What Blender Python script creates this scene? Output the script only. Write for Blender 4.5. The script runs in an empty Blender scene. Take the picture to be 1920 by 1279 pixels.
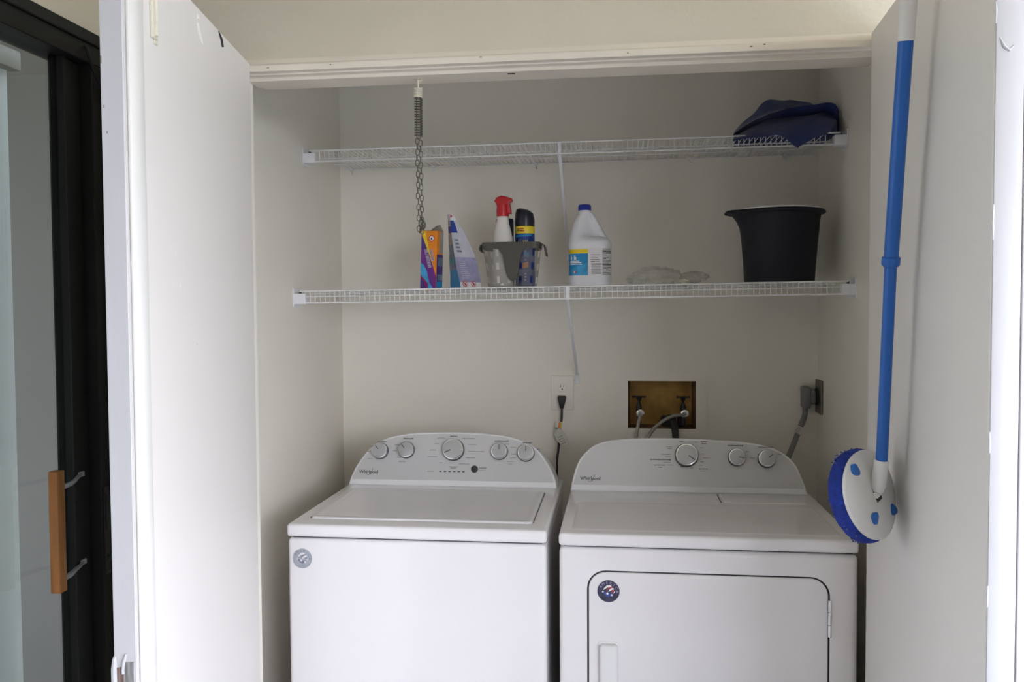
import bpy, bmesh, math, random
from mathutils import Vector, Matrix, noise
R = math.radians
PI = math.pi
rnd = random.Random(7)
S = bpy.context.scene
C = S.collection

# ------------------------------------------------------------------ camera
cam_d = bpy.data.cameras.new('camera')
cam = bpy.data.objects.new('camera', cam_d)
C.objects.link(cam)
S.camera = cam
YAW, PITCH, ROLL, FPX, ZC = 0.123889, 0.037509, -0.005779, 1609.3, 1.47789
def cam_axes():
    cy, sy = math.cos(YAW), math.sin(YAW)
    f = Vector((-sy, cy, 0)); r = Vector((cy, sy, 0)); u = Vector((0, 0, 1))
    cp, sp = math.cos(PITCH), math.sin(PITCH)
    f2 = f*cp - u*sp; u2 = u*cp + f*sp
    cr, sr = math.cos(ROLL), math.sin(ROLL)
    return r*cr + u2*sr, u2*cr - r*sr, f2
_r, _u, _f = cam_axes()
M = Matrix((( _r.x, _u.x, -_f.x, 0), (_r.y, _u.y, -_f.y, 0), (_r.z, _u.z, -_f.z, ZC), (0, 0, 0, 1)))
cam.matrix_world = M
cam_d.sensor_width = 36
cam_d.lens = FPX/1920*36
cam_d.clip_start = 0.02

# ------------------------------------------------------------------ world, exposure
S.view_settings.view_transform = 'Standard'
S.view_settings.look = 'None'
S.view_settings.gamma = 1
S.view_settings.use_curve_mapping = False
S.view_settings.exposure = 0.0
W = bpy.data.worlds.new('overcast_sky'); S.world = W
W.use_nodes = True
nt = W.node_tree; nt.nodes.clear()
out = nt.nodes.new('ShaderNodeOutputWorld'); bg = nt.nodes.new('ShaderNodeBackground')
tc = nt.nodes.new('ShaderNodeTexCoord'); sp = nt.nodes.new('ShaderNodeSeparateXYZ'); cr = nt.nodes.new('ShaderNodeValToRGB')
mr = nt.nodes.new('ShaderNodeMapRange'); mr.inputs[1].default_value = -1; mr.inputs[2].default_value = 1
nt.links.new(tc.outputs['Generated'], sp.inputs[0]); nt.links.new(sp.outputs['Z'], mr.inputs[0])
nt.links.new(mr.outputs[0], cr.inputs[0]); nt.links.new(cr.outputs[0], bg.inputs[0]); nt.links.new(bg.outputs[0], out.inputs[0])
e = cr.color_ramp.elements
e[0].position = 0.0; e[0].color = (0.26, 0.27, 0.25, 1)
e[1].position = 1.0; e[1].color = (0.70, 0.80, 1.0, 1)
a = cr.color_ramp.elements.new(0.485); a.color = (0.30, 0.32, 0.30, 1)
a = cr.color_ramp.elements.new(0.515); a.color = (0.90, 0.90, 1.0, 1)
bg.inputs[1].default_value = 13.8

# ------------------------------------------------------------------ materials
def mat(name, col, rough=0.5, metal=0.0, var=0.03, scale=8.0, bump=0.0, bscale=60.0, coat=0.0, trans=0.0, alpha=1.0, stretch=None, spec=0.5, sheen=0.0):
    m = bpy.data.materials.new(name); m.use_nodes = True
    n = m.node_tree; p = n.nodes['Principled BSDF']
    t = n.nodes.new('ShaderNodeTexCoord'); mp = n.nodes.new('ShaderNodeMapping')
    if stretch: mp.inputs['Scale'].default_value = stretch
    n.links.new(t.outputs['Object'], mp.inputs[0])
    no = n.nodes.new('ShaderNodeTexNoise'); no.inputs['Scale'].default_value = scale; no.inputs['Detail'].default_value = 4
    n.links.new(mp.outputs[0], no.inputs['Vector'])
    r = n.nodes.new('ShaderNodeValToRGB')
    r.color_ramp.elements[0].position = 0.3; r.color_ramp.elements[1].position = 0.7
    r.color_ramp.elements[0].color = tuple(max(0, c*(1-var)) for c in col)+(1,)
    r.color_ramp.elements[1].color = tuple(min(1, c*(1+var)) for c in col)+(1,)
    n.links.new(no.outputs['Fac'], r.inputs[0]); n.links.new(r.outputs[0], p.inputs['Base Color'])
    p.inputs['Roughness'].default_value = rough; p.inputs['Metallic'].default_value = metal
    p.inputs['Specular IOR Level'].default_value = spec
    if coat: p.inputs['Coat Weight'].default_value = coat; p.inputs['Coat Roughness'].default_value = 0.08
    if trans: p.inputs['Transmission Weight'].default_value = trans
    if sheen: p.inputs['Sheen Weight'].default_value = sheen
    if alpha < 1: p.inputs['Alpha'].default_value = alpha
    if bump:
        n2 = n.nodes.new('ShaderNodeTexNoise'); n2.inputs['Scale'].default_value = bscale; n2.inputs['Detail'].default_value = 3
        n.links.new(mp.outputs[0], n2.inputs['Vector'])
        b = n.nodes.new('ShaderNodeBump'); b.inputs['Strength'].default_value = bump; b.inputs['Distance'].default_value = 0.004
        n.links.new(n2.outputs['Fac'], b.inputs['Height']); n.links.new(b.outputs[0], p.inputs['Normal'])
    return m
K = {}
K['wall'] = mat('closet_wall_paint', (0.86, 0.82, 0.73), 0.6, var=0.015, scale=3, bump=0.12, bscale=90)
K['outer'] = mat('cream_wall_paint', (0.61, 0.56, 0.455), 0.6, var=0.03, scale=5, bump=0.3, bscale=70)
K['trim'] = mat('cream_trim_paint', (0.76, 0.70, 0.60), 0.42, var=0.03, scale=9, bump=0.15, bscale=40)
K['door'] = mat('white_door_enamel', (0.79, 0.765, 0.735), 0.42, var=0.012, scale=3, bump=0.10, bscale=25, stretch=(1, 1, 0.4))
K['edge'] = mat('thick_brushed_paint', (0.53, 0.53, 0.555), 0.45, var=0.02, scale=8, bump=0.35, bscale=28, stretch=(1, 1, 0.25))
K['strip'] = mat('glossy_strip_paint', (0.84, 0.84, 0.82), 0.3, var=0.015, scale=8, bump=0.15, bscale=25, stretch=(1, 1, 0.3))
K['ceil'] = mat('ceiling_paint', (0.70, 0.63, 0.48), 0.8, var=0.02, scale=4, bump=0.2, bscale=80)
K['floor'] = mat('worn_tile_floor', (0.33, 0.325, 0.32), 0.6, var=0.10, scale=5, bump=0.1, bscale=40)
K['frame'] = mat('dark_bronze_aluminium', (0.012, 0.013, 0.012), 0.5, 0.0, var=0.1, scale=10, spec=0.25)
K['enamel'] = mat('white_appliance_enamel', (0.86, 0.845, 0.86), 0.22, var=0.006, scale=4, coat=0.35)
K['plast'] = mat('white_console_plastic', (0.80, 0.80, 0.81), 0.3, var=0.01, scale=10)
K['silver'] = mat('brushed_silver_panel', (0.58, 0.58, 0.585), 0.42, 0.25, var=0.03, scale=12, bump=0.03, bscale=200, stretch=(0.1, 1, 1))
K['knob'] = mat('satin_knob_face', (0.46, 0.47, 0.48), 0.35, 0.4, var=0.02, scale=20)
K['chrome'] = mat('chrome', (0.75, 0.76, 0.78), 0.12, 1.0, var=0.02, scale=20)
K['dark'] = mat('dark_gap', (0.03, 0.03, 0.035), 0.7, var=0.1)
K['kdark'] = mat('knob_dark_skirt', (0.06, 0.06, 0.07), 0.35, var=0.05)
K['ink'] = mat('grey_print', (0.12, 0.12, 0.13), 0.6, var=0.05)
K['ink2'] = mat('faint_grey_print', (0.26, 0.26, 0.27), 0.6, var=0.05)
K['wire'] = mat('white_epoxy_wire', (0.80, 0.80, 0.785), 0.35, var=0.02, scale=30)
K['bracket'] = mat('white_plastic_bracket', (0.82, 0.82, 0.84), 0.45, var=0.02, scale=30)
K['steel'] = mat('dull_galvanised_steel', (0.11, 0.105, 0.09), 0.45, 0.7, var=0.15, scale=60)
K['cream'] = mat('cream_painted_metal', (0.70, 0.66, 0.54), 0.4, var=0.06, scale=60)
K['black'] = mat('black_rubber', (0.018, 0.018, 0.02), 0.5, var=0.1, scale=30)
K['bucket'] = mat('black_navy_plastic', (0.010, 0.012, 0.020), 0.55, var=0.08, scale=12, spec=0.3)
K['navy'] = mat('navy_nylon_cloth', (0.022, 0.040, 0.15), 0.5, var=0.15, scale=12, bump=0.35, bscale=50, sheen=0.2)
K['mopblue'] = mat('blue_painted_tube', (0.010, 0.115, 0.46), 0.38, var=0.05, scale=14)
K['padblue'] = mat('blue_scouring_fibre', (0.010, 0.035, 0.30), 0.85, var=0.3, scale=90, bump=1.0, bscale=260)
K['padgrey'] = mat('blue_grey_fibre_fringe', (0.10, 0.16, 0.38), 0.9, var=0.3, scale=120, bump=1.0, bscale=260)
K['mopwhite'] = mat('white_mop_plastic', (0.74, 0.73, 0.72), 0.4, var=0.015, scale=12)
K['clearblue'] = mat('blue_plastic_window', (0.012, 0.14, 0.52), 0.3, var=0.35, scale=160)
K['wood'] = mat('honey_oak_wood', (0.33, 0.135, 0.036), 0.45, var=0.28, scale=14, bump=0.15, bscale=60, stretch=(3, 3, 0.35))
K['rotwood'] = mat('weathered_bare_wood', (0.20, 0.14, 0.125), 0.85, var=0.5, scale=60, bump=0.6, bscale=120, stretch=(4, 4, 0.15))
K['plate'] = mat('worn_latch_metal', (0.38, 0.38, 0.38), 0.45, 0.6, var=0.35, scale=70, bump=0.3, bscale=80, stretch=(3, 3, 0.3))
K['handle_metal'] = mat('grey_cast_metal', (0.50, 0.51, 0.54), 0.38, 0.6, var=0.06, scale=40)
K['lock'] = mat('dark_lock_metal', (0.045, 0.045, 0.045), 0.4, 0.6, var=0.1, scale=40)
K['amber'] = mat('amber_foam_lining', (0.42, 0.235, 0.055), 0.6, var=0.35, scale=16, bump=0.2, bscale=60)
K['amberdark'] = mat('stained_amber_lining', (0.17, 0.10, 0.045), 0.65, var=0.5, scale=14, bump=0.2, bscale=60)
K['braid'] = mat('braided_steel_hose', (0.42, 0.41, 0.38), 0.35, 0.7, var=0.35, scale=350, bump=0.6, bscale=500)
K['plateW'] = mat('painted_cover_plate', (0.86, 0.82, 0.74), 0.45, var=0.01, scale=8)
K['outlet'] = mat('ivory_receptacle', (0.86, 0.83, 0.76), 0.4, var=0.01, scale=20)
K['tag'] = mat('paper_tag', (0.66, 0.64, 0.58), 0.7, var=0.05, scale=60)
K['orange'] = mat('orange_print', (0.85, 0.27, 0.015), 0.45, var=0.12, scale=20)
K['yellow'] = mat('yellow_print', (0.85, 0.66, 0.02), 0.45, var=0.05, scale=20)
K['purple'] = mat('purple_print', (0.16, 0.025, 0.27), 0.45, var=0.15, scale=20)
K['violet'] = mat('deep_violet_print', (0.07, 0.03, 0.22), 0.45, var=0.2, scale=30)
K['magenta'] = mat('magenta_print', (0.26, 0.015, 0.15), 0.45, var=0.15, scale=25)
K['cyan'] = mat('cyan_print', (0.05, 0.36, 0.66), 0.45, var=0.25, scale=40)
K['blue'] = mat('blue_print', (0.015, 0.05, 0.28), 0.45, var=0.15, scale=30)
K['midblue'] = mat('mid_blue_print', (0.01, 0.26, 0.56), 0.45, var=0.1, scale=30)
K['teal'] = mat('teal_print', (0.06, 0.26, 0.30), 0.45, var=0.4, scale=60)
K['greyblue'] = mat('grey_blue_print', (0.16, 0.22, 0.30), 0.45, var=0.35, scale=60)
K['white'] = mat('white_print', (0.80, 0.78, 0.77), 0.45, var=0.02, scale=20)
K['lav'] = mat('lavender_print', (0.34, 0.33, 0.50), 0.5, var=0.15, scale=60)
K['palebag'] = mat('pale_pouch_film', (0.56, 0.56, 0.62), 0.35, var=0.12, scale=30)
K['red'] = mat('red_plastic', (0.52, 0.012, 0.02), 0.32, var=0.06, scale=20)
K['redprint'] = mat('red_print', (0.55, 0.03, 0.03), 0.5, var=0.1, scale=30)
K['bottle'] = mat('white_hdpe_bottle', (0.82, 0.82, 0.85), 0.38, var=0.015, scale=12)
K['bottlew'] = mat('warm_white_bottle', (0.74, 0.71, 0.66), 0.4, var=0.015, scale=12)
K['capblue'] = mat('blue_bottle_cap', (0.012, 0.03, 0.32), 0.4, var=0.08, scale=30)
K['capdark'] = mat('dark_spray_cap', (0.014, 0.016, 0.028), 0.3, var=0.1, scale=30)
K['caddy'] = mat('smoky_translucent_plastic', (0.24, 0.23, 0.20), 0.35, var=0.03, scale=20, alpha=0.42)
K['caddysolid'] = mat('smoky_plastic_thick', (0.095, 0.09, 0.075), 0.35, var=0.04, scale=20, alpha=0.86)
K['cardboard'] = mat('grey_cardboard', (0.40, 0.36, 0.30), 0.8, var=0.06, scale=30)
K['bagfilm'] = mat('crinkled_clear_film', (0.60, 0.59, 0.55), 0.3, var=0.12, scale=40, alpha=0.38)
K['bagpaper'] = mat('pale_yellow_tissue', (0.70, 0.68, 0.56), 0.6, var=0.1, scale=30)
K['greycord'] = mat('grey_cord_vinyl', (0.20, 0.195, 0.19), 0.5, var=0.06, scale=30)
K['greyplug'] = mat('grey_plug_vinyl', (0.21, 0.20, 0.21), 0.5, var=0.05, scale=30)
K['metalplate'] = mat('tarnished_cover_plate', (0.20, 0.19, 0.16), 0.4, 0.6, var=0.25, scale=30, bump=0.2, bscale=40)
K['badge'] = mat('navy_badge_sticker', (0.045, 0.045, 0.09), 0.25, var=0.4, scale=60)
K['badgesilver'] = mat('silver_badge_sticker', (0.42, 0.45, 0.50), 0.3, 0.3, var=0.15, scale=40)
K['badgedk'] = mat('badge_slate_print', (0.20, 0.20, 0.28), 0.4, var=0.1, scale=60)
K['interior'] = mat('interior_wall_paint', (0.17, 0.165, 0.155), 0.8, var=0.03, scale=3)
K['blind'] = mat('pale_blue_blind_vinyl', (0.56, 0.63, 0.68), 0.6, var=0.02, scale=5)
K['rail'] = mat('grey_green_rail', (0.12, 0.13, 0.11), 0.5, var=0.05)
K['filler'] = mat('old_filler_scar', (0.78, 0.76, 0.68), 0.7, var=0.05, scale=40)
K['dirt'] = mat('dirt_speck', (0.22, 0.19, 0.14), 0.9, var=0.2, scale=40)
def glass():
    m = bpy.data.materials.new('window_glass'); m.use_nodes = True
    n = m.node_tree; n.nodes.clear()
    o = n.nodes.new('ShaderNodeOutputMaterial'); mx = n.nodes.new('ShaderNodeMixShader'); tr = n.nodes.new('ShaderNodeBsdfTransparent')
    gl = n.nodes.new('ShaderNodeBsdfGlossy'); fr = n.nodes.new('ShaderNodeMath'); lw = n.nodes.new('ShaderNodeLayerWeight'); pw = n.nodes.new('ShaderNodeMath'); no = n.nodes.new('ShaderNodeTexNoise')
    pw.operation = 'POWER'; pw.inputs[1].default_value = 5; fr.operation = 'MULTIPLY_ADD'; fr.inputs[1].default_value = 0.95; fr.inputs[2].default_value = 0.05
    lw.inputs['Blend'].default_value = 0.5; n.links.new(lw.outputs['Facing'], pw.inputs[0]); n.links.new(pw.outputs[0], fr.inputs[0]); gl.inputs[1].default_value = 0.02
    tr.inputs[0].default_value = (0.78, 0.80, 0.78, 1)
    b = n.nodes.new('ShaderNodeBump'); b.inputs['Strength'].default_value = 0.02; no.inputs['Scale'].default_value = 3
    n.links.new(no.outputs['Fac'], b.inputs['Height']); n.links.new(b.outputs[0], gl.inputs['Normal'])
    n.links.new(fr.outputs[0], mx.inputs[0]); n.links.new(tr.outputs[0], mx.inputs[1]); n.links.new(gl.outputs[0], mx.inputs[2])
    n.links.new(mx.outputs[0], o.inputs[0]); return m
K['glass'] = glass()
K['rear'] = mat('bounce_cutting_taupe', (0.24, 0.22, 0.19), 0.7, var=0.08, scale=6, bump=0.2, bscale=30)  # dark tone given to unseen walls to cut bounced light
K['horizon_block'] = mat('horizon_block_green', (0.06, 0.09, 0.035), 0.9, var=0.5, scale=20, bump=1.0, bscale=30)

# ------------------------------------------------------------------ mesh kit
class MB:
    def __init__(s): s.v = []; s.f = []; s.m = []; s.mats = []; s.T = Matrix.Identity(4)
    def mi(s, k):
        if k not in s.mats: s.mats.append(k)
        return s.mats.index(k)
    def add(s, vs, fs, k):
        o = len(s.v); i = s.mi(k)
        s.v += [tuple(s.T @ Vector(p)) for p in vs]
        s.f += [tuple(o+a for a in f) for f in fs]; s.m += [i]*len(fs)
    def box(s, x0, x1, y0, y1, z0, z1, k, r=0, seg=2):
        bm = bmesh.new(); bmesh.ops.create_cube(bm, size=1)
        bmesh.ops.scale(bm, vec=(x1-x0, y1-y0, z1-z0), verts=bm.verts)
        bmesh.ops.translate(bm, vec=((x0+x1)/2, (y0+y1)/2, (z0+z1)/2), verts=bm.verts)
        if r: bmesh.ops.bevel(bm, geom=bm.edges[:], offset=r, segments=seg, affect='EDGES', profile=0.5)
        s.bm(bm, k)
    def bm(s, bm, k):
        bm.verts.index_update()
        s.add([v.co.copy() for v in bm.verts], [[v.index for v in f.verts] for f in bm.faces], k); bm.free()
    def prism(s, poly, y0, y1, k, r=0, seg=2):       # poly in (x,z), extruded along y
        bm = bmesh.new()
        a = [bm.verts.new((x, y0, z)) for x, z in poly]
        f = bm.faces.new(a)
        e = bmesh.ops.extrude_face_region(bm, geom=[f])
        bmesh.ops.translate(bm, vec=(0, y1-y0, 0), verts=[v for v in e['geom'] if isinstance(v, bmesh.types.BMVert)])
        bmesh.ops.recalc_face_normals(bm, faces=bm.faces[:])
        if r:
            ed = [x for x in bm.edges if abs(x.verts[0].co.y-x.verts[1].co.y) < 1e-7 and abs(x.verts[0].co.y-min(y0, y1)) < 1e-6]
            bmesh.ops.bevel(bm, geom=ed, offset=r, segments=seg, affect='EDGES', profile=0.5)
        s.bm(bm, k)
    def tube(s, pts, r, k, n=8, cap=True, closed=False):
        pts = [Vector(p) for p in pts]; N = len(pts); rr = r if isinstance(r, (list, tuple)) else [r]*N
        vs = []; fs = []; prev = None
        for i, p in enumerate(pts):
            if closed: t = pts[(i+1) % N]-pts[i-1]
            else: t = pts[min(i+1, N-1)]-pts[max(i-1, 0)]
            t.normalize()
            if prev is None: a = t.orthogonal().normalized()
            else: a = (prev-t*prev.dot(t)).normalized()
            prev = a; b = t.cross(a)
            for j in range(n):
                q = 2*PI*j/n; vs.append(p+(a*math.cos(q)+b*math.sin(q))*rr[i])
        for i in range(N if closed else N-1):
            for j in range(n):
                i2 = (i+1) % N
                fs.append((i*n+j, i*n+(j+1) % n, i2*n+(j+1) % n, i2*n+j))
        if cap and not closed:
            fs.append(tuple(range(n))[::-1]); fs.append(tuple((N-1)*n+j for j in range(n)))
        s.add(vs, fs, k)
    def loft(s, rings, k, cap=True, closed_ring=True):
        n = len(rings[0]); vs = [p for r in rings for p in r]; fs = []
        for i in range(len(rings)-1):
            for j in range(n if closed_ring else n-1):
                fs.append((i*n+j, i*n+(j+1) % n, (i+1)*n+(j+1) % n, (i+1)*n+j))
        if cap: fs.append(tuple(range(n))[::-1]); fs.append(tuple((len(rings)-1)*n+j for j in range(n)))
        s.add(vs, fs, k)
    def lathe(s, prof, k, n=28, cx=0, cy=0, sy=1.0, cap=True):   # prof: (r,z) about z
        s.loft([[(cx+r*math.cos(2*PI*j/n), cy+sy*r*math.sin(2*PI*j/n), z) for j in range(n)] for r, z in prof], k, cap)
    def text(s, body, size, k, loc, mtx=None, ext=0.0003, align='CENTER', sx=1.0, shear=0.0, bold=0.0):
        c = bpy.data.curves.new('t', 'FONT'); c.body = body; c.size = size; c.extrude = ext; c.align_x = align; c.align_y = 'CENTER'; c.shear = shear; c.resolution_u = 3; c.offset = bold
        o = bpy.data.objects.new('t', c); C.objects.link(o)
        dg = bpy.context.evaluated_depsgraph_get(); me = bpy.data.meshes.new_from_object(o.evaluated_get(dg))
        T = s.T; base = Matrix.Translation(loc) @ (mtx or Matrix.Rotation(PI/2, 4, 'X')) @ Matrix.Diagonal((sx, 1, 1, 1))
        s.T = T @ base
        s.add([v.co.copy() for v in me.vertices], [list(p.vertices) for p in me.polygons], k); s.T = T
        bpy.data.objects.remove(o); bpy.data.curves.remove(c); bpy.data.meshes.remove(me)
    def build(s, name, parent=None, smooth=True, recalc=True, merge=0):
        me = bpy.data.meshes.new(name); me.from_pydata(s.v, [], s.f)
        for k in s.mats: me.materials.append(K[k])
        for p, i in zip(me.polygons, s.m): p.material_index = i
        if recalc:
            b = bmesh.new(); b.from_mesh(me)
            if merge: bmesh.ops.remove_doubles(b, verts=b.verts[:], dist=merge)
            bmesh.ops.recalc_face_normals(b, faces=b.faces[:]); b.to_mesh(me); b.free()
        if smooth:
            me.shade_smooth()
            try: me.set_sharp_from_angle(angle=R(35))
            except Exception: pass
        o = bpy.data.objects.new(name, me); C.objects.link(o)
        if parent: o.parent = parent
        return o
def one(name, parent, fn, *a, smooth=True, **kw):
    m = MB(); getattr(m, fn)(*a, **kw); return m.build(name, parent, smooth)
def tag(o, label=None, cat=None, group=None, kind=None):
    if label: o['label'] = label
    if cat: o['category'] = cat
    if group: o['group'] = group
    if kind: o['kind'] = kind
    return o
def thing(name, label, cat, loc=(0, 0, 0), rz=0, group=None, mtx=None):
    o = bpy.data.objects.new(name, None); C.objects.link(o)
    if mtx is not None: o.matrix_world = mtx
    else: o.location = loc; o.rotation_euler = (0, 0, rz)
    return tag(o, label, cat, group)
def cut(o, cutter):
    cutter.parent = o.parent
    md = o.modifiers.new('b', 'BOOLEAN'); md.operation = 'DIFFERENCE'; md.object = cutter; md.solver = 'EXACT'
    dg = bpy.context.evaluated_depsgraph_get(); me = bpy.data.meshes.new_from_object(o.evaluated_get(dg))
    o.modifiers.clear(); old = o.data; o.data = me; me.name = o.name; bpy.data.meshes.remove(old)
    cm = cutter.data; bpy.data.objects.remove(cutter); bpy.data.meshes.remove(cm)
    b = bmesh.new(); b.from_mesh(me); bmesh.ops.dissolve_limit(b, angle_limit=R(0.3), verts=b.verts[:], edges=b.edges[:], delimit={'MATERIAL'}); b.to_mesh(me); b.free()
    me.shade_smooth(); me.set_sharp_from_angle(angle=R(30))
def rrect(x0, x1, z0, z1, r, n=6):
    p = []
    for cx, cz, a0 in ((x1-r, z1-r, 0), (x0+r, z1-r, 90), (x0+r, z0+r, 180), (x1-r, z0+r, 270)):
        for i in range(n+1):
            a = R(a0+90*i/n); p.append((cx+r*math.cos(a), cz+r*math.sin(a)))
    return p
def catmull(pts, n=6, closed=False):
    o = []; N = len(pts)
    for i in range(N if closed else N-1):
        if closed: p = [Vector(pts[(i+k) % N]) for k in (-1, 0, 1, 2)]
        else: p = [Vector(pts[max(0, min(N-1, i+k))]) for k in (-1, 0, 1, 2)]
        for j in range(n):
            t = j/n
            o.append(0.5*((2*p[1])+(-p[0]+p[2])*t+(2*p[0]-5*p[1]+4*p[2]-p[3])*t*t+(-p[0]+3*p[1]-3*p[2]+p[3])*t**3))
    if not closed: o.append(Vector(pts[-1]))
    return o
def disc_poly(cx, cz, r, n=28): return [(cx+r*math.cos(2*PI*i/n), cz+r*math.sin(2*PI*i/n)) for i in range(n)]
def smudge(m, x, z, w, h, y, k='ink2', d=0.0003):      # illegible small print: a row of letter-sized marks
    t = x
    while t < x+w:
        l = rnd.uniform(0.5, 1.0)*h
        m.box(t, min(x+w, t+l), y-d, y, z+rnd.uniform(0, 0.15)*h, z+h*rnd.uniform(0.75, 1), k); t += l*1.25

# ------------------------------------------------------------------ setting: porch + closet shell
YB, XL, XR = 3.148, -1.0395, 0.699          # closet back, left, right
YO, OL, OR = 2.06, -0.928, 0.602            # opening wall face, opening edges
CZ = 2.42
def st(o, label, cat='wall'): return tag(o, label, cat, kind='structure')
m = MB(); m.box(-4.2, 3.2, -3.4, 3.3, -0.1, 0.0, 'floor'); st(m.build('floor', smooth=False), 'tan floor under the closet and porch', 'floor')
m = MB(); m.box(-1.34, 3.0, -1.75, YO, CZ, CZ+0.12, 'ceil'); st(m.build('ceiling', smooth=False), 'cream porch ceiling above the closet doors', 'ceiling')
m = MB(); m.box(XL-0.1, XR+0.1, YO+0.14, YB+0.25, 2.36, 2.42, 'wall'); st(m.build('ceiling', smooth=False), 'closet ceiling above the upper wire shelf', 'ceiling')
wb = MB(); wb.box(XL-0.1, XR+0.1, YB, YB+0.14, 0, 2.36, 'wall'); wb = wb.build('wall_back', smooth=False)
cm = MB(); cm.prism([(0.0315, 1.0395), (0.2765, 1.0395), (0.2765, 1.2145), (0.0315, 1.2145)], YB-0.1, YB+0.1, 'wall'); cut(wb, cm.build('c'))
st(wb, 'off-white back wall of the closet behind shelves and appliances')
m = MB(); m.box(XL-0.10, XL, YO+0.14, YB, 0, 2.36, 'wall'); st(m.build('wall_left', smooth=False), 'off-white left side wall inside the closet')
m = MB(); m.box(XR, XR+0.10, YO+0.14, YB, 0, 2.36, 'wall'); st(m.build('wall_right', smooth=False), 'off-white right side wall inside the closet')
# opening wall: piers either side and the header above
m = MB()
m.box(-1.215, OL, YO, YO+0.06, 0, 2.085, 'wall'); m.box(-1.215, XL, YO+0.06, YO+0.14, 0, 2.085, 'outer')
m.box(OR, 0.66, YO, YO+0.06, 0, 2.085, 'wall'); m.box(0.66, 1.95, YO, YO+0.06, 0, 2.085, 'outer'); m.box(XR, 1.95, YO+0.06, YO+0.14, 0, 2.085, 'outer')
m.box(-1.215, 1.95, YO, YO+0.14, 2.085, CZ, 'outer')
st(m.build('wall_front', smooth=False), 'cream wall above and beside the closet opening')
m = MB(); m.box(-1.315, 1.05, -1.75, -1.65, 0, CZ, 'rear'); st(m.build('rear_light_block', smooth=False), 'added unseen dark wall blocking light behind the viewpoint')  # unseen wall, added to hold back light from the rear left
m = MB(); m.box(8.2, 8.8, -9, 9, 0, 1.1, 'horizon_block'); m.box(-1.2, 8.2, -8.8, -8.2, 0, 1.1, 'horizon_block'); tag(m.build('horizon_block', smooth=False), 'added unseen green blocks shaping the low light beyond the porch', 'horizon_block', kind='stuff')  # made-up green blocks out of view, added to shape horizon light
m = MB(); m.box(1.5, 9, -9, 9, -0.12, -0.02, 'floor'); m.box(-4.2, 1.5, -9, -3.4, -0.12, -0.02, 'floor'); st(m.build('floor', smooth=False), 'pale paved ground outside the porch', 'floor')
m = MB(); m.box(2.9, 3.0, -1.75, YO, 2.33, CZ, 'outer'); m.box(1.05, 2.9, -1.75, -1.65, 2.33, CZ, 'outer'); st(m.build('roof_edge_sky_block', smooth=False), 'added unseen cream beam cutting sky light at the porch roof edge', 'trim')  # unseen beam, added so higher surfaces catch less sky
# header profile (y,z) extruded along x
def xprofile(name, prof, x0, x1, k, label):
    m = MB(); n = len(prof)
    m.add([(x0, y, z) for y, z in prof]+[(x1, y, z) for y, z in prof], [tuple(range(n))[::-1], tuple(range(n, 2*n))]+[(i, (i+1) % n, (i+1) % n+n, i+n) for i in range(n)], k)
    o = m.build(name, smooth=False)
    b = o.modifiers.new('bev', 'BEVEL'); b.width = 0.002; b.segments = 2
    return st(o, label, 'trim')
t1 = xprofile('trim_1', [(YO-0.006, 2.086), (YO-0.010, 2.082), (YO-0.010, 2.067), (YO+0.012, 2.067), (YO+0.012, 2.0635), (YO+0.035, 2.0635), (YO+0.035, 2.055), (YO+0.10, 2.055), (YO+0.10, 2.062), (YO+0.145, 2.062), (YO+0.145, 2.10), (YO, 2.10)], OL-0.001, OR+0.001, 'trim', 'cream stepped wooden head casing over the closet opening')
# flecks of dirt and old screw holes on the casing
m = MB()
for x, z in ((-0.86, 2.074), (-0.70, 2.0755), (-0.33, 2.078), (0.02, 2.073), (0.30, 2.076), (0.33, 2.08)): m.box(x, x+rnd.uniform(0.003, 0.008), YO-0.0108, YO-0.0098, z, z+0.0025, 'dirt')
m.box(-0.27, -0.252, YO+0.05, YO+0.057, 2.0542, 2.0552, 'dark')
m.build('dirt_specks', t1)
# porch left side: wall band and pier round the sliding door
XS = -1.215
m = MB(); m.box(XS-0.10, XS, -0.3, YO+0.14, 2.122, CZ, 'outer'); m.box(XS-0.10, XS, 1.99, YO+0.14, 0, 2.122, 'outer'); m.box(XS-0.10, XS, -3.4, -0.3, 0, CZ, 'rear')  # last box is unseen and toned dark to weaken bounce
st(m.build('wall_far_left', smooth=False), 'cream wall above the dark framed sliding door')
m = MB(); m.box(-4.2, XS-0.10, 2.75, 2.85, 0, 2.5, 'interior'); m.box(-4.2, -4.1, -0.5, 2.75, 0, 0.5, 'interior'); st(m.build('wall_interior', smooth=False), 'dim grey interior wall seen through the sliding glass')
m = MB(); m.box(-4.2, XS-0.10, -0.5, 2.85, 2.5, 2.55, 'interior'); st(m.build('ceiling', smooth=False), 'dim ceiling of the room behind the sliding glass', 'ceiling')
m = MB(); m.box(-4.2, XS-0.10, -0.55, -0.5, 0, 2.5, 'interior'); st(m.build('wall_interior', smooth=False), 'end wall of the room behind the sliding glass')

# ------------------------------------------------------------------ closet doors
def leaf(name, A, B, side, label):
    A = Vector((A[0], A[1], 0)); B = Vector((B[0], B[1], 0)); d = (B-A); w = d.length; d.normalize()
    n = Vector((-d.y, d.x, 0))                   # local y axis
    T = Matrix(((d.x, n.x, 0, A.x), (d.y, n.y, 0, A.y), (0, 0, 1, 0.0), (0, 0, 0, 1)))
    o = thing(name, label, 'door', mtx=T); tag(o, kind='structure')
    return o, w
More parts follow.
